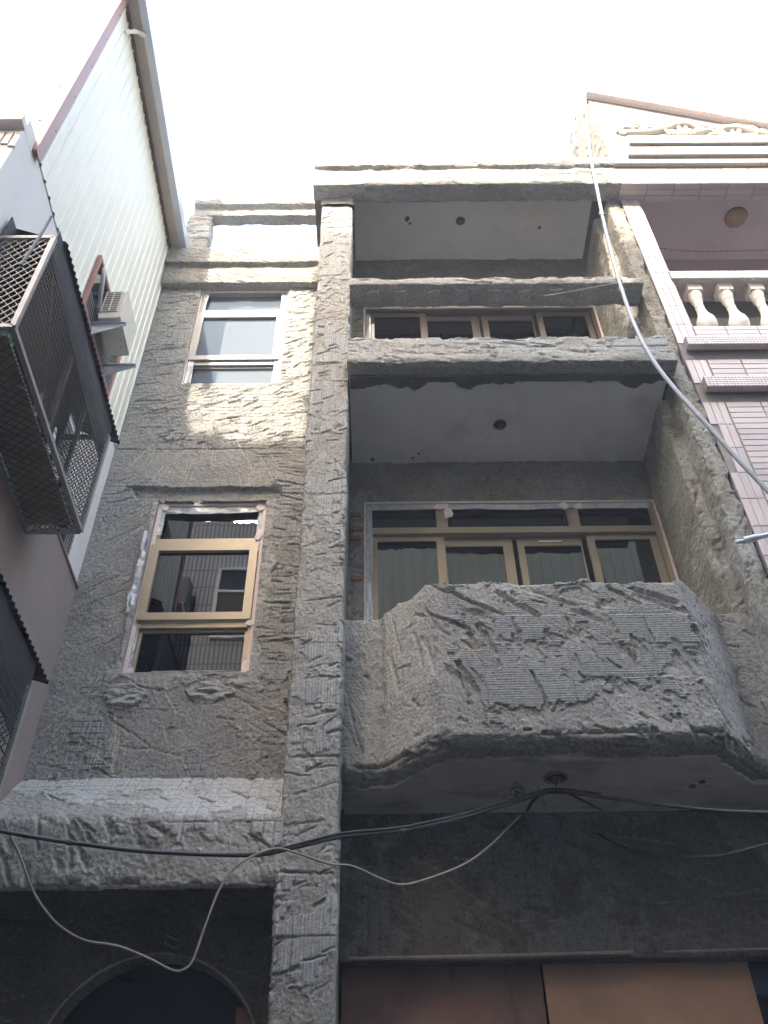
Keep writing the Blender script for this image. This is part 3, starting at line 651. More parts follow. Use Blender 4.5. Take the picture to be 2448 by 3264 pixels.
# ------------------------------------------------------------------ windows and balcony doors
def frame_bars(mb, x0, x1, z0, z1, wv, wh, y0, y1):
    mb.box(x0, x0 + wv, y0, y1, z0, z1); mb.box(x1 - wv, x1, y0, y1, z0, z1)
    mb.box(x0 + wv, x1 - wv, y0 + 0.001, y1, z0, z0 + wh); mb.box(x0 + wv, x1 - wv, y0 + 0.001, y1, z1 - wh, z1); return mb
def film(x0, x1, z0, z1, y, along, seed, amp=0.012, ragged_=0.4):
    g_ = np.random.RandomState(seed); n = 60; mb = MB()
    for k in range(4):
        for i in range(n + 1):
            t = i / n; c = k / 3
            wob = fbm(np.array([t * 5.0]), np.array([k * 0.8]), 1.7, 3, seed)[0] - 0.5
            shr = 1 - ragged_ * (fbm(np.array([t * 4.0]), np.array([9.0]), 1.5, 3, seed + 3)[0] if k == 3 else 0)
            if along == 'x': mb.v.append((x0 + (x1 - x0) * t, y - 0.006 + wob * amp * 2, z1 + (z0 - z1) * c * shr))
            else: mb.v.append((x0 + (x1 - x0) * c * shr, y - 0.006 + wob * amp * 2, z0 + (z1 - z0) * t))
    for k in range(3):
        for i in range(n): mb.f.append((k * (n + 1) + i, k * (n + 1) + i + 1, (k + 1) * (n + 1) + i + 1, (k + 1) * (n + 1) + i))
    return mb
def scrap(x, y, z, w_, h_, seed):
    g_ = np.random.RandomState(seed); pts = [(x + w_ * 0.5 * g_.uniform(0.6, 1.2) * math.cos(a), z + h_ * 0.5 * g_.uniform(0.6, 1.2) * math.sin(a)) for a in np.linspace(0, 2 * PI, 11)[:-1]]
    return MB().prism(pts, 'y', y - 0.008, y - 0.002)
def casement(W, zs, y, mframe, mglass, label, tape_w=0.033):
    """W outer rect; zs: transom and sash heights (t2a,t2b, sash0,glass0,glass1,sash1, t1a,t1b)"""
    x0, x1, z0, z1 = W; t2a, t2b, s0, g0, g1, s1, t1a, t1b = zs
    f = frame_bars(MB(), x0 + 0.012, x1 - 0.012, z0 + 0.012, z1 - 0.012, 0.036, 0.026, y, y + 0.09)
    f.box(x0 + 0.05, x1 - 0.05, y - 0.004, y + 0.08, t2a, t2b); f.box(x0 + 0.05, x1 - 0.05, y - 0.004, y + 0.08, t1a, t1b)
    win = f.build('window', mframe, house, label=label)
    s = frame_bars(MB(), x0 + 0.014, x1 - 0.034, s0, s1, 0.066, 0.068, y - 0.028, y + 0.03)
    s.build('sash', mframe, win)
    l = frame_bars(MB(), x0 + 0.05, x1 - 0.05, z0 + 0.04, t2a - 0.006, 0.02, 0.018, y + 0.02, y + 0.06)
    l.build('sash', mframe, win)
    MB().box(x0 + 0.06, x1 - 0.08, y + 0.004, y + 0.010, g0 - 0.02, g1 + 0.02).build('pane', mglass, win)
    MB().box(x0 + 0.05, x1 - 0.05, y + 0.040, y + 0.046, z0 + 0.03, t2a).build('pane', mglass, win)
    MB().box(x0 + 0.04, x1 - 0.04, y + 0.040, y + 0.046, t1b - 0.005, z1 - 0.03).build('pane', mglass, win)
    frame_bars(MB(), x0 - 0.006, x1 + 0.006, z0 - 0.006, z1 + 0.006, tape_w, tape_w, y - 0.012, y + 0.02).build('masking_tape', M['tape'], win)
    return win
y2 = 5.545
w2 = casement(W2, (4.325, 4.369, 4.384, 4.453, 5.081, 5.149, 5.171, 5.228), y2, M['alu'], M['glass'], 'bronze casement window with pink masking tape and torn film')
film(-1.77, -0.93, 5.50, 5.595, y2, 'x', 3).build('film_strip', M['film'], w2)
film(-1.775, -1.715, 5.27, 5.60, y2, 'z', 4, 0.012, 0.9).build('film_strip', M['film'], w2)
film(-0.925, -0.985, 5.27, 5.60, y2, 'z', 5, 0.012, 0.9).build('film_strip', M['film'], w2)
film(-1.81, -1.875, 4.42, 5.26, 5.478, 'z', 6, 0.02, 0.8).build('film_strip', M['film'], w2)
film(-1.785, -1.735, 3.93, 4.36, y2, 'z', 7, 0.012, 0.9).build('film_strip', M['film'], w2)
film(-1.60, -1.00, 3.915, 3.935, y2 - 0.004, 'x', 8, 0.006).build('film_strip', M['alu_white'], w2)
for a in ((-1.74, 5.575, .07, .08, 1), (-0.955, 5.57, .08, .09, 2), (-0.945, 5.25, .07, .12, 3), (-0.925, 4.36, .08, .07, 4), (-1.75, 3.935, .07, .06, 5), (-0.935, 3.96, .06, .12, 6), (-0.945, 5.12, .05, .16, 7)):
    scrap(a[0], y2 - 0.012, a[1], a[2], a[3], a[4]).build('tape_scrap', M['tape'], w2)
w3 = casement(W3, (7.565, 7.61, 7.625, 7.69, 8.37, 8.435, 8.455, 8.525), 5.535, M['alu_white'], M['glass_sky'], 'pale film wrapped casement window with the sky tone put into its panes', 0.02)
film(-1.82, -1.745, 7.26, 8.84, 5.53, 'z', 12, 0.015, 0.5).build('film_strip', M['film'], w3)
film(-0.93, -1.0, 7.26, 8.84, 5.53, 'z', 13, 0.015, 0.5).build('film_strip', M['film'], w3)

def slider(Dr, ztr, panes, mul, mf, mg, y, label, tape=True):
    x0, x1, z0, z1 = Dr; t0, t1 = ztr
    f = MB(); f.box(x0 + 0.012, x0 + 0.06, y, y + 0.11, z0, z1); f.box(x1 - 0.06, x1 - 0.012, y, y + 0.11, z0, z1)
    f.box(x0 + 0.06, x1 - 0.06, y + 0.001, y + 0.11, z1 - 0.045, z1 - 0.012); f.box(x0 + 0.06, x1 - 0.06, y - 0.006, y + 0.10, t0, t1)
    for a, b in mul: f.box(a, b, y + 0.002, y + 0.10, t1, z1 - 0.045)
    d = f.build('balcony_door', mf, house, label=label)
    MB().box(x0 + 0.06, x1 - 0.06, y + 0.05, y + 0.056, t1, z1 - 0.045).build('pane', mg, d)
    for (s0, g0, g1, s1, dy, top) in panes:
        s = MB(); s.box(s0, g0, y + dy, y + dy + 0.035, z0, t0 - 0.004); s.box(g1, s1, y + dy, y + dy + 0.035, z0, t0 - 0.004)
        s.box(g0, g1, y + dy + 0.001, y + dy + 0.034, top, t0 - 0.004)
        p = s.build('sliding_sash', mf, d)
        MB().box(g0 - 0.005, g1 + 0.005, y + dy + 0.016, y + dy + 0.022, z0, top + 0.01).build('pane', mg, p)
    MB().box(x0 + 0.05, x1 - 0.05, y + 0.108, y + 0.115, z0, z1).build('dark_interior', M['void'], d)
    if tape:
        t = MB(); t.box(x0 - 0.004, x0 + 0.016, y - 0.012, y + 0.01, z0, z1); t.box(x1 - 0.016, x1 + 0.004, y - 0.012, y + 0.01, z0, z1); t.box(x0 + 0.016, x1 - 0.016, y - 0.012, y + 0.01, z1 - 0.016, z1 + 0.004)
        t.build('masking_tape', M['tape'], d)
    return d
d2 = slider(D2, (5.751, 5.822), ((-0.03, 0.02, 0.543, 0.612, 0.03, 5.69), (0.613, 0.625, 1.134, 1.219, 0.066, 5.655), (1.262, 1.320, 1.827, 1.838, 0.066, 5.655), (1.88, 1.945, 2.44, 2.50, 0.03, 5.69)),
            ((0.555, 0.655), (1.745, 1.845)), M['alu'], M['glass'], YB + 0.004, 'wide bronze sliding door mirroring the cream building opposite')
film(-0.03, 2.50, 6.02, 6.10, YB, 'x', 21, 0.012, 0.5).build('film_strip', M['film'], d2)
film(-0.075, -0.02, 4.2, 6.08, YB, 'z', 22, 0.012, 0.2).build('film_strip', M['film'], d2)
for a in ((0.60, 6.07, .17, .10, 31), (0.66, 5.98, .09, .13, 32), (1.73, 6.07, .10, .09, 33), (1.86, 6.065, .12, .07, 34)):
    scrap(a[0], YB - 0.008, a[1], a[2], a[3], a[4]).build('tape_scrap', M['tape'], d2)
MB().box(1.45, 1.66, YB + 0.060, YB + 0.067, 5.690, 5.710).build('paper_strip', M['tape'], d2)
d3 = slider(D3, (9.30, 9.315), ((-0.03, 0.012, 0.536, 0.607, 0.03, 9.225), (0.608, 0.62, 1.129, 1.215, 0.066, 9.19), (1.25, 1.32, 1.83, 1.842, 0.066, 9.19), (1.88, 1.945, 2.44, 2.50, 0.03, 9.225)),
            (), M['alu_dark'], M['glass_dim'], YB + 0.004, 'dark bronze sliding door behind the top balcony rail')
film(-0.095, -0.015, 7.0, 9.2, YB - 0.01, 'z', 24, 0.02, 0.3).build('film_strip', M['alu_white'], d3)
MB().lathe([(0.02, 0), (0.03, 0.05), (0.025, 0.10), (0.01, 0.11)], (2.50, 5.30, 7.16), 10).build('orange_sponge', M['orange'], None, smooth=True,
    label='small orange scrap on the top parapet beside the partition', cat='scrap')

# ------------------------------------------------------------------ left neighbour: cream clad storey over a rendered wall
XL = -2.27
clad = thing('clad_house', 'tall cream house on the left with ribbed metal cladding over a plain rendered side wall', 'house', (XL - 2, 4.0, -EYE))
def rib_sheet(length, z0, z1, place, pitch=0.122, d=0.011):
    """corrugated sheet; place(u, out, z) -> point"""
    n = int(round(length / pitch)); prof = []
    for i in range(n):
        u = i * pitch
        prof += [(u, 0), (u + pitch * .60, 0), (u + pitch * .66, d * 0.25), (u + pitch * .70, d), (u + pitch * .86, d), (u + pitch * .90, d * 0.25)]
    prof.append((n * pitch, 0)); m = MB(); k = len(prof)
    vs = [place(u, o, z) for z in (z0, z1) for u, o in prof] + [place(u, o - 0.003, z) for z in (z0, z1) for u, o in prof]
    fs = [(i, i + 1, k + i + 1, k + i) for i in range(k - 1)] + [(2 * k + i + 1, 2 * k + i, 3 * k + i, 3 * k + i + 1) for i in range(k - 1)]
    fs += [(i + 1, i, 2 * k + i, 2 * k + i + 1) for i in range(k - 1)]
    m.add(vs, fs); return m
MB().box(XL - 5, XL - 0.03, 2.86, 5.43, 6.36, 9.60).build('storey_core', M['white_wall'], clad)
y = 2.81
while y < 5.35:
    ln = min(0.732, 5.45 - y); ln = max(1, int(round(ln / 0.122))) * 0.122
    rib_sheet(ln - 0.004, 6.30, 9.52, lambda u, o, z, y=y: (XL - 0.016 + o, y + u, z)).build('cladding_sheet', M['clad'], clad); y += ln
x = XL - 0.02
for i in range(4):
    rib_sheet(0.732, 6.27, 14.5, lambda u, o, z, x=x: (x - u, 2.80 - o, z)).build('cladding_sheet', M['clad'], clad); x -= 0.734  # front sheets carried up out of view to shade the roof frame
MB().prism([(XL - 0.105, 2.768), (XL + 0.012, 2.768), (XL + 0.012, 2.862), (XL + 0.002, 2.862), (XL + 0.002, 2.80), (XL - 0.105, 2.80)], 'z', 6.23, 9.9).build('corner_trim', M['trim'], clad)
for z in np.arange(6.7, 9.8, 0.62):
    for p in ((XL - 0.08, 2.766, z), (XL + 0.014, 2.846, z)):
        MB().lathe([(0.001, -0.005), (0.005, -0.004), (0.005, 0.004), (0.001, 0.005)], p, 6).build('screw', M['steel_dark'], clad)
MB().box(XL - 0.03, XL + 0.125, 2.70, 5.47, 9.60, 9.615).build('eave_soffit', M['soffit'], clad)
nsc = 21
fl = MB()
for i in range(nsc):
    a = 2.83 + i * 0.124
    fl.box(XL - 0.012, XL + 0.006, a, a + 0.10, 9.515 + 0.01 * rnd.random(), 9.60); fl.box(XL - 0.012, XL + 0.003, a + 0.10, a + 0.124, 9.54, 9.60)
fl.build('rusty_gap_shade', M['rust_shade'], clad, kind='stuff')  # rust-brown strip with the eave gap's shade put into its colour
MB().prism([(XL + 0.10, 9.59), (XL + 0.175, 9.59), (XL + 0.185, 9.72), (XL + 0.170, 9.72), (XL + 0.165, 9.605), (XL + 0.115, 9.605), (XL + 0.11, 9.72), (XL + 0.10, 9.72)], 'y', 2.62, 5.66).build('gutter', M['gutter'], clad)
MB().tube([(XL + 0.0, 3.03, 9.30), (XL + 0.03, 3.06, 9.40), (XL + 0.06, 3.10, 9.52), (XL + 0.12, 3.16, 9.58)], 0.020, 8, 4, lambda t: 0.7 + 0.5 * abs(math.sin(9 * t))).build('sealant_lump', M['plaster'], clad, smooth=True)
side = MB()                                                 # rendered side wall with a dark opening behind the cage and a small grille
ow, sw = (2.98, 4.30, 4.36, 5.16), (4.72, 5.22, 4.705, 5.03)
for (a, b, c, d_) in ((2.62, ow[0], 4.69, 6.36), (ow[0], ow[1], ow[3], 6.36), (ow[0], ow[1], 4.69 - 0.4, ow[2]), (ow[1], sw[0], 4.69, 6.36), (sw[0], sw[1], sw[3], 6.36), (sw[1], 5.72, 4.69, 6.36)):
    side.box(XL - 0.22, XL - 0.022, a, b, c, d_)
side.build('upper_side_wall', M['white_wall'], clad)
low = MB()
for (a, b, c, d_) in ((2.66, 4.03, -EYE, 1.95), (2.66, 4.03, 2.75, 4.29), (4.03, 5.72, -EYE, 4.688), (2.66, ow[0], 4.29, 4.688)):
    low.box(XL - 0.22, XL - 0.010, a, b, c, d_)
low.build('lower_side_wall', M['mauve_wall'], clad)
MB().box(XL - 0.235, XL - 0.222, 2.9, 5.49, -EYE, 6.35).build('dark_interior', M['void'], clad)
MB().box(XL - 0.10, XL - 0.094, sw[0], sw[1], sw[2], sw[3]).build('grille_backing', M['awn'], clad)
gm = MB()
for k in range(9): gm.bar((XL - 0.03, sw[0], sw[2] + 0.02 + k * 0.037), (XL - 0.03, sw[1], sw[2] + 0.02 + k * 0.037), 0.004)
for k in range(5): gm.bar((XL - 0.033, sw[0] + k * 0.12, sw[2]), (XL - 0.033, sw[0] + k * 0.12, sw[3]), 0.004)
gm.build('grille', M['wire'], clad, kind='stuff')
MB().box(XL - 0.10, XL + 0.004, 4.70, 5.55, 4.676, 4.69).build('ledge', M['mauve_wall'], clad)
fr = MB(); fr.box(XL - 4, XL - 0.222, 2.62, 2.84, -EYE, 6.25); fr.build('front_wall', M['white_wall'], clad)
MB().box(XL - 4, XL - 0.02, 2.55, 2.80, 6.20, 6.262).build('front_ledge', M['white_wall'], clad)
for i in range(9):
    for j in range(6):
        MB().bbox(XL - 0.50 + i * 0.055, XL - 0.454 + i * 0.055, 2.608, 2.63, 5.93 + j * 0.036 - 0.0, 5.962 + j * 0.036, 0.003).build('tile', M['mosaic'], clad) if (i + j) % 7 else None
# window in the cladding, hood and bars
wn = MB()
wn.box(XL - 0.01, XL + 0.024, 4.03, 4.065, 6.33, 7.05); wn.box(XL - 0.01, XL + 0.024, 4.93, 4.965, 6.33, 7.05)
wn.box(XL - 0.01, XL + 0.024, 4.065, 4.93, 7.015, 7.05); wn.box(XL - 0.01, XL + 0.024, 4.065, 4.93, 6.33, 6.36)
cw = wn.build('window', M['trim'], clad, label='red-brown framed window behind the air conditioner')
MB().box(XL + 0.001, XL + 0.006, 4.065, 4.93, 6.36, 7.015).build('pane', M['glass'], cw)
for k in range(5): MB().box(XL + 0.012, XL + 0.020, 4.07, 4.92, 6.385 + k * 0.045, 6.397 + k * 0.045).build('bar', M['alu_white'], cw)
MB().tube([(XL + 0.02, 4.16, 6.99), (XL + 0.045, 4.10, 6.93), (XL + 0.06, 4.12, 6.80), (XL + 0.055, 4.18, 6.66), (XL + 0.04, 4.26, 6.55)], 0.020, 8, 6).build('drain_hose', M['alu_white'], cw, smooth=True)

# air conditioner on two wedge brackets
ac = thing('air_conditioner', 'small cream outdoor air conditioner on two steel wedge brackets above the dark awning', 'air conditioner', (XL, 4.45, 6.42))
xa, xb, ya, yb, za, zb = XL + 0.065, XL + 0.245, 4.235, 4.61, 6.44, 6.815
b = MB(); b.bbox(xa, xb - 0.02, ya + 0.004, yb, za, zb, 0.004); b.build('casing', M['ac'], ac)
b = MB(); b.box(xb - 0.019, xb, ya + 0.0, yb + 0.004, za + 0.01, zb + 0.002); b.build('front_panel', M['ac'], ac)
b = MB(); b.box(xa + 0.015, xb - 0.045, ya - 0.001, ya + 0.006, za + 0.09, zb - 0.015); gb = b.build('coil', M['ac_dark'], ac)
gr = MB()
for k in range(11): z = za + 0.085 + k * 0.0275; gr.box(xa + 0.008, xb - 0.04, ya - 0.006, ya - 0.002, z, z + 0.008)
for xx in (xa + 0.006, (xa + xb) / 2 - 0.022, xb - 0.048): gr.box(xx, xx + 0.009, ya - 0.008, ya - 0.0065, za + 0.08, zb - 0.008)
gr.build('grille', M['ac'], gb)
for yy in (4.29, 4.70):
    m = MB(); m.prism([(XL, 6.425), (XL + 0.285, 6.425), (XL + 0.285, 6.408), (XL, 6.27)], 'y', yy - 0.004, yy + 0.004)
    m.box(XL, XL + 0.285, yy - 0.02, yy + 0.02, 6.426, 6.436); m.build('bracket', M['gutter'], ac)
for yy, xx in ((4.33, xa + 0.05), (4.52, xa + 0.13), (4.45, xa + 0.14)):
    MB().lathe([(0.006, 0), (0.006, 0.003)], (xx, yy, za - 0.003), 8).build('screw', M['ac_dark'], ac)

# ------------------------------------------------------------------ security cages with awnings on the side wall
def cage_build(label, dims=(-1.92, 2.86, 4.43, 4.26, 5.20, 5.345)):
    x1, y0, y1, z0, z1, za_ = dims
    t = thing('security_cage', label, 'window cage', (-2.1, (y0 + y1) / 2, z0), 'mesh cages on the side wall of the cream house')
    x0 = XL
    xt = x1
    f = MB(); k = 0.030
    for p, q in (((x1, y0, z0), (x1, y0, z1)), ((x1, y1, z0), (x1, y1, z1)), ((x0, y0, z0), (x0, y0, z1)), ((x0, y1, z0), (x0, y1, z1)),
                 ((x0, y0, z1), (x1, y0, z1)), ((x0, y0, z0), (x1, y0, z0)), ((x0, y1, z0), (x1, y1, z0)), ((x0, y1, z1), (x1, y1, z1)),
                 ((x1, y0, z0), (x1, y1, z0)), ((x0, y0, z0), (x0, y1, z0))): f.bar(p, q, k)
    f.build('frame', M['steel'], t)
    f = MB()
    for yy in (y0 + 0.76, y0 + 1.16): f.bar((x1 - 0.03, yy, z0), (x1 - 0.03, yy - 0.02, z1), 0.028)
    f.bar((x1 - 0.02, y0 + 0.09, z1), (x1 - 0.02, y0 + 0.69, z0), 0.008)
    f.build('brace', M['steel_dark'], t)
    def net(P, Q, Rv, du, dv, r, a45):                   # wires in the plane P + u*Q + v*R
        P, Q, Rv = Vector(P), Vector(Q), Vector(Rv); lq, lr = Q.length, Rv.length; q_, r_ = Q / lq, Rv / lr; m = MB()
        if not a45:
            for i in range(1, int(lq / du)): m.bar(P + q_ * i * du, P + q_ * i * du + Rv, r * 0.6)
            for i in range(1, int(lr / dv)):
                a = P + r_ * i * dv; n = 10
                for j in range(n): m.bar(a + Q * (j / n), a + Q * ((j + 1) / n), r)
        else:
            c = du
            for sgn in (1, -1):
                s0 = -lr * 0.8
                while s0 < lq + lr * 0.8:
                    seg = []
                    for v in np.linspace(0, lr, 24):
                        u = s0 + sgn * (v - lr / 2) * 0.75
                        if 0 <= u <= lq: seg.append(P + q_ * u + r_ * v + q_.cross(r_) * (0.004 * sgn))
                    if len(seg) > 1: m.bar(seg[0], seg[-1], r)
                    s0 += c
        return m
    net((x0, y0, z0), (x1 - x0, 0, 0), (0, 0, z1 - z0), 0.055, 0, 0.005, True).build('front_mesh', M['steel'], t, kind='stuff')
    net((x1, y0, z0), (0, y1 - y0, 0), (0, 0, z1 - z0), 0.024, 0.05, 0.0034, False).build('side_mesh', M['wire'], t, kind='stuff')
    net((x0, y1, z0), (x1 - x0, 0, 0), (0, 0, z1 - z0), 0.034, 0, 0.0045, True).build('end_mesh', M['steel_dark'], t, kind='stuff')
    net((x0, y0, z0 - 0.008), (0, y1 - y0, 0), (x1 - x0, 0, 0), 0.06, 0, 0.004, True).build('bottom_mesh', M['steel_dark'], t, kind='stuff')
    for (a, b_) in ((.06, .40), (.405, .78), (.785, 1.12), (1.125, 1.52)):
        MB().box(x0 + 0.02, x1 - 0.05, y0 + a, y0 + b_, z0 + 0.012, z0 + 0.026).build('floor_board', M['olive'], t)
    aw = MB(); n = 34; yA, yB_ = y0 + 0.105, y1 + 0.20
    top = []
    for i in range(n * 2 + 1):
        yy = yA + (yB_ - yA) * i / (2 * n); o = 0.010 if i % 2 else 0.0
        top.append((yy, o))
    m_ = len(top)
    vs = [(x1 + 0.012 + o, yy, za_ + o * 0.5) for yy, o in top] + [(x0, yy, za_ + 0.175 + o * 0.5) for yy, o in top] + [(x1 + 0.012 + o, yy, za_ + 0.005 + o * 0.5) for yy, o in top] + [(x0, yy, za_ + 0.18 + o * 0.5) for yy, o in top]
    fs = []
    for i in range(m_ - 1): fs += [(i, i + 1, m_ + i + 1, m_ + i), (2 * m_ + i + 1, 2 * m_ + i, 3 * m_ + i, 3 * m_ + i + 1), (i + 1, i, 2 * m_ + i, 2 * m_ + i + 1)]
    aw.add(vs, fs).build('awning', M['awn'], t)
    MB().prism([(y0 + 0.03, z1 - 0.10), (y1 + 0.03, z1 - 0.28), (y1 + 0.03, za_), (y0 + 0.03, za_)], 'x', x1 - 0.012, x1 - 0.006).build('cage_shade_panel', M['awn'], t)  # dark panel standing in for the shade under the awning
    MB().box(x0 + 0.004, x0 + 0.012, y0 + 0.02, y1 + 0.02, z0 + 0.34, za_ + 0.165).build('dark_backing', M['awn'], t)  # dark sheet standing in for the shaded inside of the cage
    return t
cage = cage_build('mesh security cage with dark awning below the air conditioner on the cream house')
cage2 = cage_build('lower dark mesh cage and awning at the left edge beside the pinkish wall', (-1.76, 2.40, 4.00, 1.30, 2.74, 2.905))
for nm, lab, loc, mm in (('tray', 'green plastic tray on the floor of the upper mesh cage, its far end', (-2.10, 4.10, 4.29), 'green'),
                         ('tray', 'green and yellow tray in the near bottom corner of the upper mesh cage', (-2.08, 2.98, 4.29), 'green')):
    t = thing(nm, lab, 'tray', loc, 'plastic trays in the upper cage')
    a = MB().lathe([(0.085, 0), (0.105, 0.05), (0.11, 0.055), (0.10, 0.05), (0.08, 0.008)], loc, 14); a.build('dish', M[mm], t, smooth=True)
    MB().box(loc[0] - 0.06, loc[0] + 0.05, loc[1] - 0.04, loc[1] + 0.06, loc[2] + 0.02, loc[2] + 0.09).build('lump', M['yellow' if loc[1] < 3.5 else 'green'], t)
for p, mm, lab in (((-1.99, 3.50, 4.33), 'board_red', 'reddish bottle standing in the upper mesh cage'), ((-1.98, 3.78, 4.33), 'gutter', 'pale bottle standing in the upper mesh cage')):
    MB().lathe([(0.02, -.04), (0.022, 0.10), (0.012, 0.15), (0.010, 0.19)], p, 10).build('bottle', M[mm], None, smooth=True, label=lab, cat='bottle')
rod = MB().tube([(-1.90, 2.66, 4.55), (-1.905, 2.70, 4.9), (-1.92, 2.74, 5.24)], 0.010, 6)
rod.build('steel_rod', M['steel_dark'], None, label='thin rusty steel rod standing up in front of the upper mesh cage', cat='rod')

# ------------------------------------------------------------------ right neighbour: pink tiled house
pink = thing('tiled_house', 'pink tiled house on the right with white balusters and a sloping gable', 'house', (5.0, 5.6, -EYE))
core = MB(); core.box(2.842, 3.035, 5.108, 6.0, -EYE, 10.085); core.box(3.035, 7, 5.108, 6.0, 3.0, 6.40); core.box(3.035, 7, 5.108, 5.40, 6.40, 7.538)
core.build('wall', M['grout'], pink)
TH = MB().bbox(-0.148, 0.148, 0, 0.012, -0.0340, 0.0340, 0.003).mesh('tile_long'); TV = MB().bbox(-0.0300, 0.0300, 0, 0.012, -0.1475, 0.1475, 0.003).mesh('tile_tall')
for me_ in (TH, TV): me_.materials.append(M['tile'])
first = {}
def tile(me_, at, sx=1, sz=1, rx=0):
    if me_.name not in first:
        o = link('tile', me_, None, pink, at=at); first[me_.name] = o
    else:
        o = first[me_.name].copy(); C.objects.link(o); o.parent = pink
        o.location = Vector((at[0], at[1], at[2] + EYE)) - WL[pink.name]
    j = lambda a: rnd.uniform(-a, a)
    o.scale = (sx, 1, sz); o.rotation_euler = (rx + j(0.006), j(0.004), j(0.006)); return o
def rows(x0, ncol, z0, z1, nrow, y, pitch=0.306):
    h = (z1 - z0) / nrow
    for r in range(nrow):
        for c in range(ncol): tile(TH, (x0 + pitch * (c + 0.5), y, z0 + h * (r + 0.5)), pitch / 0.306, h / 0.0735)
rows(2.812, 8, 10.092, 10.462, 5, 4.90)                                  # fascia
for r in range(3):
    for c in range(8): tile(TH, (2.812 + 0.306 * (c + 0.5), 4.94 + 0.073 * r, 10.080), 1, 1, PI / 2)
core = MB(); core.box(2.80, 7, 4.911, 5.12, 10.092, 10.60); core.box(2.86, 7, 5.12, 5.6, 10.51, 10.60)
core.build('fascia', M['grout'], pink)
def pillar(z0, z1):
    n = max(1, int(round((z1 - z0) / 0.30))); h = (z1 - z0) / n
    for r in range(n):
        for c in range(3):
            z = z1 - h * (r + 0.5)
            if c == 0 and 5.35 < z < 5.95: continue
            if c == 1 and 5.35 < z < 5.62: continue
            tile(TV, (2.872 + 0.0640 * c, 5.098, z), 1, h / 0.300)
pillar(7.26, 10.08); pillar(6.65, 7.0); pillar(3.4, 6.385)
rows(3.04, 4, 7.268, 7.54, 4, 5.098); rows(3.04, 4, 6.65, 7.005, 5, 5.098)
for r in range(30):                                                     # lower wall with a slanting border
    z = 6.385 - 0.0715 * (r + 0.5); xe = 9
    for c in range(3):
        xa_, xb_ = 3.04 + 0.306 * c, 3.04 + 0.306 * (c + 1)
        xb_ = min(xb_, xe)
        if xb_ - xa_ > 0.04: tile(TH, ((xa_ + xb_) / 2, 5.098, z), (xb_ - xa_) / 0.306, 0.97)
def mosaic(x0, x1, y0, z0, z1, yb, name='mosaic_band', m='mosaic', base=True, top=False, p=0.0305):
    mb = MB()
    nz = max(1, int(round((z1 - z0) / p))); nx = int((x1 - x0) / p); ny = int(round((yb - y0) / p)); s = 0.0035
    for i in range(nx):
        xa_ = x0 + i * p
        for k in range(nz): mb.bbox(xa_ + s / 2, xa_ + p - s / 2, y0 - 0.004, y0 + 0.004, z0 + k * (z1 - z0) / nz + s / 2, z0 + (k + 1) * (z1 - z0) / nz - s / 2, 0.0015)
        for k in range(ny): mb.box(xa_ + s / 2, xa_ + p - s / 2, y0 + k * p + s / 2, y0 + (k + 1) * p - s / 2, z0 - 0.004, z0 + 0.002)
    o = mb.build(name, M[m], pink, kind='stuff')
    MB().box(x0 - 0.002, x1, y0 + 0.001, yb, z0, z1).build('band_core', M['grout'], pink)
mosaic(2.885, 4.6, 5.015, 7.127, 7.255, 5.09); mosaic(2.90, 4.5, 5.015, 6.50, 6.643, 5.09)
mosaic(3.04, 4.9, 5.10, 8.395, 8.53, 5.38, 'balustrade_rail')
# balusters
bal0 = None
def make_baluster(x, y, z):
    pl = MB().bbox(x - 0.075, x + 0.075, y - 0.075, y + 0.075, z + 0.745, z + 0.86, 0.006)
    pl.lathe([(0.055, 0), (0.060, 0.05), (0.046, 0.065), (0.042, 0.085), (0.075, 0.125), (0.094, 0.19), (0.097, 0.235), (0.090, 0.285), (0.070, 0.335), (0.053, 0.39), (0.045, 0.45), (0.043, 0.515),
              (0.047, 0.522), (0.044, 0.53), (0.046, 0.585), (0.054, 0.62), (0.062, 0.64), (0.056, 0.655), (0.066, 0.69), (0.072, 0.72), (0.068, 0.748)], (x, y, z), 26)
    pl.box(x - 0.075, x + 0.075, y - 0.075, y + 0.075, z - 0.01, z + 0.012); return pl
bal0 = make_baluster(3.275, 5.235, 7.54).build('baluster', M['plaster'], pink, smooth=True)
for k in range(1, 5):
    o = bal0.copy(); C.objects.link(o); o.parent = pink; o.location = bal0.location + Vector((0.316 * k, 0, 0))
# balcony interior of the tiled house
MB().box(3.0, 7, 5.13, 6.2, 10.44, 10.5).build('ceiling', M['pink_ceiling'], pink)
MB().box(3.0, 7, 6.08, 6.2, 6.9, 10.5).build('back_wall', M['mosaic_dark'], pink)
MB().box(3.036, 3.06, 5.13, 6.1, 7.0, 10.44).build('side_wall', M['pink_ceiling'], pink)
MB().box(3.3, 6.0, 6.05, 6.075, 6.95, 9.9).build('dark_door', M['void'], pink)
gm = MB()
for k in range(12): gm.bar((3.3 + k * 0.16, 6.03, 7.3), (3.3 + k * 0.16 + 0.5, 6.03, 8.6), 0.008); gm.bar((3.3 + k * 0.16 + 0.5, 6.028, 7.3), (3.3 + k * 0.16, 6.028, 8.6), 0.008)
gm.build('lattice', M['steel_dark'], pink, kind='stuff')
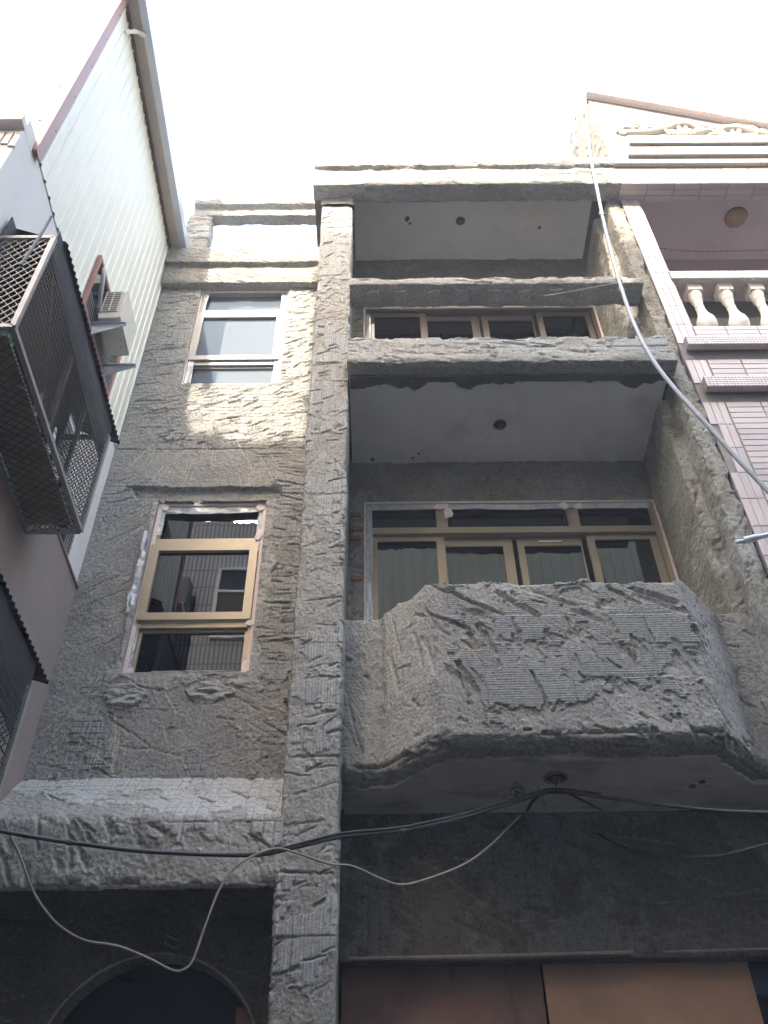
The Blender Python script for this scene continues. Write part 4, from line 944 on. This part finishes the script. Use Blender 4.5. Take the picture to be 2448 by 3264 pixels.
# gable: mouldings, tiled face, coping and plaster scrolls
MB().box(2.80, 7, 4.845, 5.5, 10.472, 10.60).build('moulding', M['ped_tile'], pink)
MB().box(2.98, 7, 4.80, 5.5, 10.60, 10.80).build('moulding', M['ped_tile'], pink)
MB().box(3.03, 7, 4.765, 5.5, 10.83, 11.02).build('moulding', M['ped_tile'], pink)
MB().prism([(2.835, 10.60), (7, 10.60), (7, 10.75), (5.2, 11.32), (2.835, 12.44)], 'y', 4.90, 5.30).build('gable_wall', M['ped_tile'], pink)
slope = math.atan2(-0.492, 1)
cp = MB(); L = 3.0; ca, sa = math.cos(slope), math.sin(slope)
def cpt(u, v): return (2.80 + u * ca - v * sa, 12.47 + u * sa + v * ca)
nn = int(L / 0.0305)
for i in range(nn):
    for k in range(4):
        q = [cpt(i * 0.0305 + 0.0015, k * 0.034 + 0.0015), cpt((i + 1) * 0.0305 - 0.0015, k * 0.034 + 0.0015), cpt((i + 1) * 0.0305 - 0.0015, (k + 1) * 0.034 - 0.0015), cpt(i * 0.0305 + 0.0015, (k + 1) * 0.034 - 0.0015)]
        cp.prism(q, 'y', 4.80, 4.815)
    for k in range(3):
        q = [cpt(i * 0.0305 + 0.0015, -0.004), cpt((i + 1) * 0.0305 - 0.0015, -0.004), cpt((i + 1) * 0.0305 - 0.0015, 0.004), cpt(i * 0.0305 + 0.0015, 0.004)]
        cp.prism(q, 'y', 4.806 + k * 0.0305, 4.833 + k * 0.0305)
cp.build('coping_mosaic', M['mosaic'], pink, kind='stuff')
MB().prism([cpt(0, 0), cpt(L, 0), cpt(L, 0.137), cpt(0, 0.137)], 'y', 4.808, 5.32).build('coping', M['grout'], pink)
def scroll(x, z, s, flip=1):
    m = MB(); Yp = 4.885
    f = lambda pts: [(x + flip * px * s, Yp, z + pz * s) for px, pz in pts]
    m.tube(f([(-1.0, 0.05), (-0.7, -0.02), (-0.35, 0.0), (-0.05, 0.12), (0.25, 0.32), (0.55, 0.36), (0.72, 0.20), (0.62, 0.05), (0.45, 0.10)]), 0.075 * s, 10, 6, lambda t: 0.55 + 0.6 * math.sin(PI * min(1, t * 1.1)) ** 0.7)
    m.tube(f([(-0.05, 0.12), (0.1, -0.02), (0.35, -0.08), (0.6, -0.05), (0.85, 0.06), (1.0, 0.02)]), 0.07 * s, 10, 6, lambda t: 0.5 + 0.7 * math.sin(PI * t))
    m.tube(f([(-0.95, 0.10), (-0.8, 0.25), (-0.62, 0.2), (-0.66, 0.1)]), 0.05 * s, 8, 6, lambda t: 1 - 0.5 * t)
    m.tube(f([(-0.1, 0.2), (0.0, 0.38), (0.2, 0.52), (0.38, 0.5)]), 0.055 * s, 8, 6, lambda t: 0.6 + 0.6 * math.sin(PI * t))
    for (px, pz, rr, a0) in ((-0.55, 0.30, 0.11, 0.5), (-0.2, 0.30, 0.10, 1.5), (0.42, 0.20, 0.13, 2.2), (0.80, 0.24, 0.12, 0.2), (-0.85, -0.02, 0.09, 1.0), (0.15, 0.62, 0.09, 2.8)):
        m.tube(f([(px + rr * (1 - t * 0.8) * math.cos(a0 + 5.2 * t), pz + rr * (1 - t * 0.8) * math.sin(a0 + 5.2 * t)) for t in np.linspace(0, 1, 8)]), 0.042 * s, 8, 3)
    for k in range(7): a = k / 6; px, pz = 0.05 + 0.5 * a, -0.10 - 0.04 * math.sin(PI * a); m.lathe([(0.01, -.06 * s), (.045 * s, -.03 * s), (.05 * s, .02 * s), (.01, .06 * s)], (x + flip * px * s, Yp - 0.01, z + pz * s), 8)
    return m
scroll(3.60, 11.38, 0.60).build('plaster_scroll', M['scroll'], pink, smooth=True)
scroll(4.70, 11.27, 0.60, -1).build('plaster_scroll', M['scroll'], pink, smooth=True)
# hacked raw end of the gable above the stripped roof
def gable_mod(X, Y, Z, A, U, V):
    A['cem'][:] = 0.4
    top = 12.62 - 0.10 * np.abs(X - 2.83)
loft_z('gable_end', [(2.64, 5.42), (2.645, 5.30), (2.80, 4.93), (2.98, 4.895), (2.99, 5.0)], 10.60, 12.50, 0.013, M['mid'], pink, 121, post=gable_mod,
       rough=0.012, low=0.02, corner_r=0.02, chip=0.08, strokes=((26, 1.0, 0.8, 0.14, 0.04, 0.02),), patch=(2, 0.0, 0.006))
MB().prism([(2.66, 5.42), (2.66, 5.30), (2.81, 4.95), (2.98, 4.92), (2.99, 5.42)], 'z', 10.6, 12.47).build('gable_core', M['part'], pink)

# globe lamp and chain under the pink ceiling
for x0_, h_ in ((1.25, 0.05), (1.34, 0.07)): MB().tube([(x0_, 4.92, 10.69), (x0_ + .06, 4.90, 10.69 + h_), (x0_ + .16, 4.92, 10.71 + h_ * .6), (x0_ + .3, 4.93, 10.74 + h_)], 0.004, 5).build('wire_end', M['steel_dark'], house)
lamp = thing('ceiling_lamp', 'round amber glass lamp on the mauve ceiling of the tiled balcony', 'lamp', (4.37, 5.51, 10.44))
MB().lathe([(0.135, 0), (0.135, -0.02), (0.128, -0.022)], (4.37, 5.51, 10.44), 28).build('rim', M['alu_dark'], lamp, smooth=True)
MB().lathe([(0.125, -0.018), (0.118, -0.05), (0.095, -0.085), (0.055, -0.105), (0.004, -0.112)], (4.37, 5.51, 10.44), 28).build('shade', M['amber'], lamp, smooth=True)
ch = MB()
cpts = [(3.30, 5.62, 9.93), (3.55, 5.62, 9.86), (3.86, 5.62, 9.835), (4.3, 5.62, 9.84), (5.0, 5.62, 9.87)]
for a_, b_ in zip(cpts[:-1], cpts[1:]):
    n = int((Vector(b_) - Vector(a_)).length / 0.035)
    for i in range(n):
        p = Vector(a_).lerp(Vector(b_), i / n); q = Vector(a_).lerp(Vector(b_), (i + 0.8) / n)
        ch.bar(p, q, 0.014 if i % 2 else 0.006, 0.006 if i % 2 else 0.014)
ch.build('chain', M['red_thread'], None, label='thin reddish chain strung under the mauve ceiling of the tiled balcony', cat='chain')

# ------------------------------------------------------------------ conduit, cables, loose pipes
T = cam.matrix_world.to_3x3()
def at(u, v, y):                                            # a point of the photograph (2448 x 3264) on the plane y
    d = T @ Vector(((u - 1224) / 2997.3, (1632 - v) / 2997.3, -1)); k = y / d.y
    return (d.x * k, y, d.z * k)
D = 1.4756
def run(pts): return [at(u * D, v * D, y) for u, v, y in pts]
cond = thing('conduit', 'long bent silver conduit pipe hanging from the gable across the partition', 'pipe', at(1264 * D, 205 * D, 4.78))
cp_ = run([(1262, 200, 4.80), (1268, 260, 4.80), (1276, 340, 4.78), (1288, 400, 4.78), (1302, 470, 4.78), (1320, 545, 4.78), (1343, 625, 4.77), (1372, 705, 4.76), (1412, 780, 4.74), (1462, 845, 4.72), (1525, 915, 4.70), (1592, 990, 4.68), (1668, 1070, 4.66)])
MB().tube(cp_, 0.0185, 12, 8).build('pipe', M['conduit'], cond, smooth=True)
for u, v in ((1300, 463), (1336, 605), (1343, 627)):
    p = Vector(at(u * D, v * D, 4.775)); MB().tube([p + Vector((-.012, 0, .03)), p + Vector((.012, 0, -.03))], 0.0215, 12, 1).build('coupling', M['conduit'], cond, smooth=True)
MB().tube(run([(1343, 610, 4.80), (1275, 622, 4.92), (1210, 634, 4.96), (1172, 640, 4.97)]), 0.007, 6).build('tie_wire', M['beige'], cond)
MB().tube(run([(1222, 330, 5.3), (1232, 290, 5.3), (1241, 252, 5.3)]), 0.012, 6).build('stay_cable', M['conduit'], None, label='short blue-grey stay cable rising behind the roof edge to the gable', cat='cable')
stub = thing('pipe_stub', 'short dark pipe end sticking out in front of the pink tiles at the right', 'pipe', at(1600 * D, 1168 * D, 4.9))
MB().tube(run([(1588, 1172, 4.90), (1612, 1167, 4.90)]), 0.016, 10, 1).build('nozzle', M['gutter'], stub, smooth=True)
MB().tube(run([(1606, 1168, 4.90), (1634, 1161, 4.90)]), 0.026, 10, 1).build('coupling', M['gutter'], stub, smooth=True)
MB().tube(run([(1630, 1162, 4.90), (1690, 1149, 4.90)]), 0.019, 10, 1).build('pipe', M['gutter'], stub, smooth=True)

K = Vector((1.10, 5.26, 2.80))
kx, kz = 1198, 1712
blk = run([(-40, 1788, 4.35), (60, 1806, 4.45), (150, 1820, 4.55), (300, 1838, 4.62), (450, 1846, 4.68), (560, 1846, 4.72), (640, 1830, 4.78), (740, 1808, 4.86), (870, 1795, 4.95), (1000, 1766, 5.08), (1100, 1736, 5.18), (1160, 1718, 5.24), (1200, 1711, 5.26), (1300, 1722, 5.22), (1450, 1741, 5.1), (1560, 1752, 5.0), (1700, 1757, 4.9)])
cab = thing('power_cable', 'thick black cable crossing the house front and knotted below the balcony lamp', 'cable', blk[6])
MB().tube(blk, 0.0105, 8, 8).build('sheath', M['black'], cab, smooth=True)
MB().tube([(p[0], p[1] - 0.006 * min(1, k * .5), p[2] + 0.018 * min(1, k * .34)) for k, p in enumerate(blk[4:14])], 0.008, 7, 8).build('second_strand', M['black'], cab, smooth=True)
MB().tube(run([(1165, 1718, 5.25), (1150, 1732, 5.30), (1138, 1752, 5.36)]), 0.011, 7).build('cut_end', M['black'], cab)
MB().tube(run([(1228, 1714, 5.25), (1262, 1730, 5.32), (1300, 1750, 5.38)]), 0.009, 7).build('cut_end', M['black'], cab)
kn = run([(kx, kz, 5.26)])[0]
MB().tube([(1.113, 5.317, 2.95), (1.108, 5.31, 2.88), (1.10, 5.285, kn[2] + 0.04), (kn[0], kn[1], kn[2])], 0.006, 6).build('hanging_lead', M['black'], cab)
MB().tube([(1.125, 5.317, 2.95), (1.125, 5.30, 2.88), (1.108, 5.28, kn[2] + 0.05), (kn[0] + 0.01, kn[1], kn[2])], 0.004, 6).build('hanging_lead', M['beige'], cab)
for i in range(4): MB().tube([(kn[0] - 0.05 + 0.03 * i, kn[1] - 0.014, kn[2] + 0.016), (kn[0] - 0.045 + 0.03 * i, kn[1] - 0.022, kn[2]), (kn[0] - 0.05 + 0.03 * i, kn[1] - 0.012, kn[2] - 0.018)], 0.008, 6).build('binding', M['black'], cab)
g_ = np.random.RandomState(4)
for i in range(7):
    p = Vector(kn) + Vector((-0.12 - 0.02 * i, -0.01, -0.01)); pts = [p]
    for k in range(5): p = p + Vector((g_.uniform(-.06, .03), g_.uniform(-.02, .02), g_.uniform(-.05, .055))); pts.append(p)
    MB().tube(pts, 0.0028, 5).build('stray_wire', M['black'], cab)
for k in (2, 5, 8, 10, 14):
    p, q = Vector(blk[k]), Vector(blk[k + 1]); d_ = (q - p).normalized() * 0.014
    MB().tube([p - d_, p + d_], 0.0135, 8, 1).build('tape_wrap', M['steel_dark'], cab, smooth=True)
bg_ = run([(8, 1770, 4.50), (20, 1800, 4.52), (42, 1846, 4.55), (72, 1925, 4.58), (105, 1975, 4.60), (135, 2005, 4.62), (185, 2032, 4.63), (255, 2044, 4.65), (325, 2072, 4.66), (372, 2096, 4.67), (398, 2094, 4.67), (418, 2070, 4.67), (445, 1995, 4.67), (472, 1925, 4.67), (503, 1878, 4.67), (548, 1848, 4.68), (600, 1833, 4.72), (648, 1845, 4.76), (712, 1866, 4.82), (762, 1871, 4.86), (820, 1897, 4.92), (868, 1911, 4.97), (930, 1896, 5.05), (1000, 1868, 5.15), (1050, 1834, 5.22), (1090, 1796, 5.30), (1125, 1760, 5.38)])
MB().tube(bg_, 0.0058, 7, 8).build('thin_cable', M['beige'], None, smooth=True, label='thin beige cable sagging in a deep loop in front of the dark arch', cat='cable')
MB().tube(run([(1290, 1800, 5.78), (1340, 1826, 5.7), (1400, 1844, 5.6), (1470, 1850, 5.45), (1540, 1850, 5.3), (1600, 1838, 5.2), (1700, 1812, 5.1)]), 0.0075, 7).build('thin_cable', M['steel_dark'], None, smooth=True,
    label='thin grey cable hanging in the dark at the right edge under the balcony', cat='cable')
for i in range(5):
    a = (-1.20 + 0.012 * g_.randn(), 5.47, 2.10 - 0.02 * i); MB().tube([a, (a[0] + 0.03, 5.44, a[2] - 0.03), (a[0] + 0.06 + 0.03 * g_.rand(), 5.45, a[2] - 0.035 - 0.03 * g_.rand())], 0.0035, 5).build('wire_end', M['beige'] if i % 2 else M['black'], house)
MB().lathe([(0.014, 0), (0.014, 0.03), (0.008, 0.03), (0.008, 0.0)], (-0.62, 5.47, 3.62), 12).build('pipe_end', M['dark'], house)

# ------------------------------------------------------------------ across the lane, behind the camera (mirrored in the panes, shades the front)
opp = thing('row_house_opposite', 'grey tiled house across the lane with a cream ribbed screen on top shaped to cut the sun', 'house', (0, -2.5, -EYE))
YO = -1.6
MB().box(-30, -3.55, YO - 6, YO - 0.02, -EYE, 8.9).build('lower_block', M['opp_tile'], opp)
MB().box(-30, 30, YO - 0.02, YO + 0.06, -EYE, 2.2).build('bounce_blocker', M['steel_dark'], opp)  # unseen dark facing, added to cut light bounced under the balcony
MB().box(-3.5, 30, YO - 6, YO, -EYE, 10.6).build('tiled_wall', M['opp_tile'], opp)
g_ = np.random.RandomState(8); jx = np.linspace(-3.12, -1.975, 40)
jag = [(x, 12.42 + 0.25 * math.exp(-((x + 3.12) / 0.16) ** 2) + 0.16 * g_.rand() * (0.4 + (x < -2.7))) for x in jx]
MB().prism([(-3.12, 10.6), (-1.975, 10.6)] + jag[::-1], 'y', YO - 0.10, YO).build('shaped_roof_wall', M['opp_tile'], opp)  # unseen top edge shaped to bound the sun patch on the front
MB().box(-3.62, -3.118, YO - 0.15, YO, 8.9, 12.5).build('shaped_roof_wall', M['opp_tile'], opp)
for (a, b, z0, z1) in ((-1.97, -1.30, 10.6, 15.06), (-1.30, 1.20, 10.6, 15.68), (1.20, 1.33, 10.6, 13.1), (1.33, 8.5, 10.6, 14.85)):  # unseen screen, its heights and slit shaped to cast the sun patches
    rib_sheet(b - a, z0, z1, lambda u, o, z, a=a: (a + u, YO + 0.02 + o, z), pitch=(b - a) / max(1, round((b - a) / 0.2)), d=0.02).build('cladding_sheet', M['clad_dull'], opp)
    MB().box(a, b, YO - 0.05, YO + 0.005, z0, z1).build('sun_blocker_wall', M['clad_dull'], opp)
for (x, z, wx, wz) in ((-2.42, 9.7, 0.75, 1.5), (0.8, 8.6, 1.2, 1.5), (3.0, 8.6, 1.2, 1.5), (-2.3, 5.2, 0.8, 1.4), (0.8, 5.2, 1.2, 1.4), (2.2, 12.6, 1.1, 0.9)):
    f = frame_bars(MB(), x - wx / 2, x + wx / 2, z, z + wz, 0.05, 0.05, YO + 0.0, YO + 0.08); f.box(x - wx / 2 + .05, x + wx / 2 - .05, YO + 0.01, YO + 0.07, z + wz * 0.62, z + wz * 0.62 + 0.05)
    p = f.build('window', M['gutter'], opp); MB().box(x - wx / 2 + .03, x + wx / 2 - .03, YO + 0.03, YO + 0.036, z + .03, z + wz - .03).build('pane', M['glass_dim'], p)
ac2 = thing('air_conditioner', 'outdoor air conditioner on the tiled wall across the lane, mirrored in the lower casement', 'air conditioner', (-3.3, YO, 10.0))
MB().bbox(-3.75, -3.20, YO + 0.05, YO + 0.36, 10.15, 10.75, 0.02).build('casing', M['ac_dark'], ac2)
for x in (-3.7, -3.25): MB().prism([(YO, 10.13), (YO + 0.4, 10.13), (YO + 0.4, 10.10), (YO, 9.9)], 'x', x - 0.01, x + 0.01).build('bracket', M['gutter'], ac2)

row = thing('lane_blocker', 'plain rendered row houses farther along the lane outside the picture, added to block side light', 'house', (12, 6, -EYE))
MB().box(7.05, 30, 5.0, 11, -EYE, 9.5).build('wall', M['mauve_wall'], row)  # unseen mass added to close the lane against side light
row = thing('lane_blocker', 'plain rendered row houses farther down the lane past the cream house, added to block side light', 'house', (-12, 4, -EYE))
MB().box(-30, -7.4, 2.7, 11, -EYE, 8.5).build('wall', M['mauve_wall'], row)  # second unseen mass, added to shut out light from this side
MB().box(-7.4, -2.6, 2.7, 11, -EYE, 4.6).build('wall', M['mauve_wall'], clad)
MB().box(-0.2, 30, 6.2, 11, -EYE, 6.5).build('rear_core', M['void'], house)

# ------------------------------------------------------------------ thin haze volume, added to imitate lens veil and lift the darks
hz, t_, b_ = mat_new('added_veil'); t_.nodes.remove(b_)
pv = t_.nodes.new('ShaderNodeVolumePrincipled'); pv.inputs['Color'].default_value = (0.93, 0.95, 1.0, 1); pv.inputs['Density'].default_value = HAZE
pv.inputs['Anisotropy'].default_value = 0.0
t_.links.new(pv.outputs[0], t_.nodes['Material Output'].inputs['Volume'])
MB().box(-70, 70, -70, 90, -EYE - 1.5, 16.5).build('veil_haze', hz, kind='stuff')
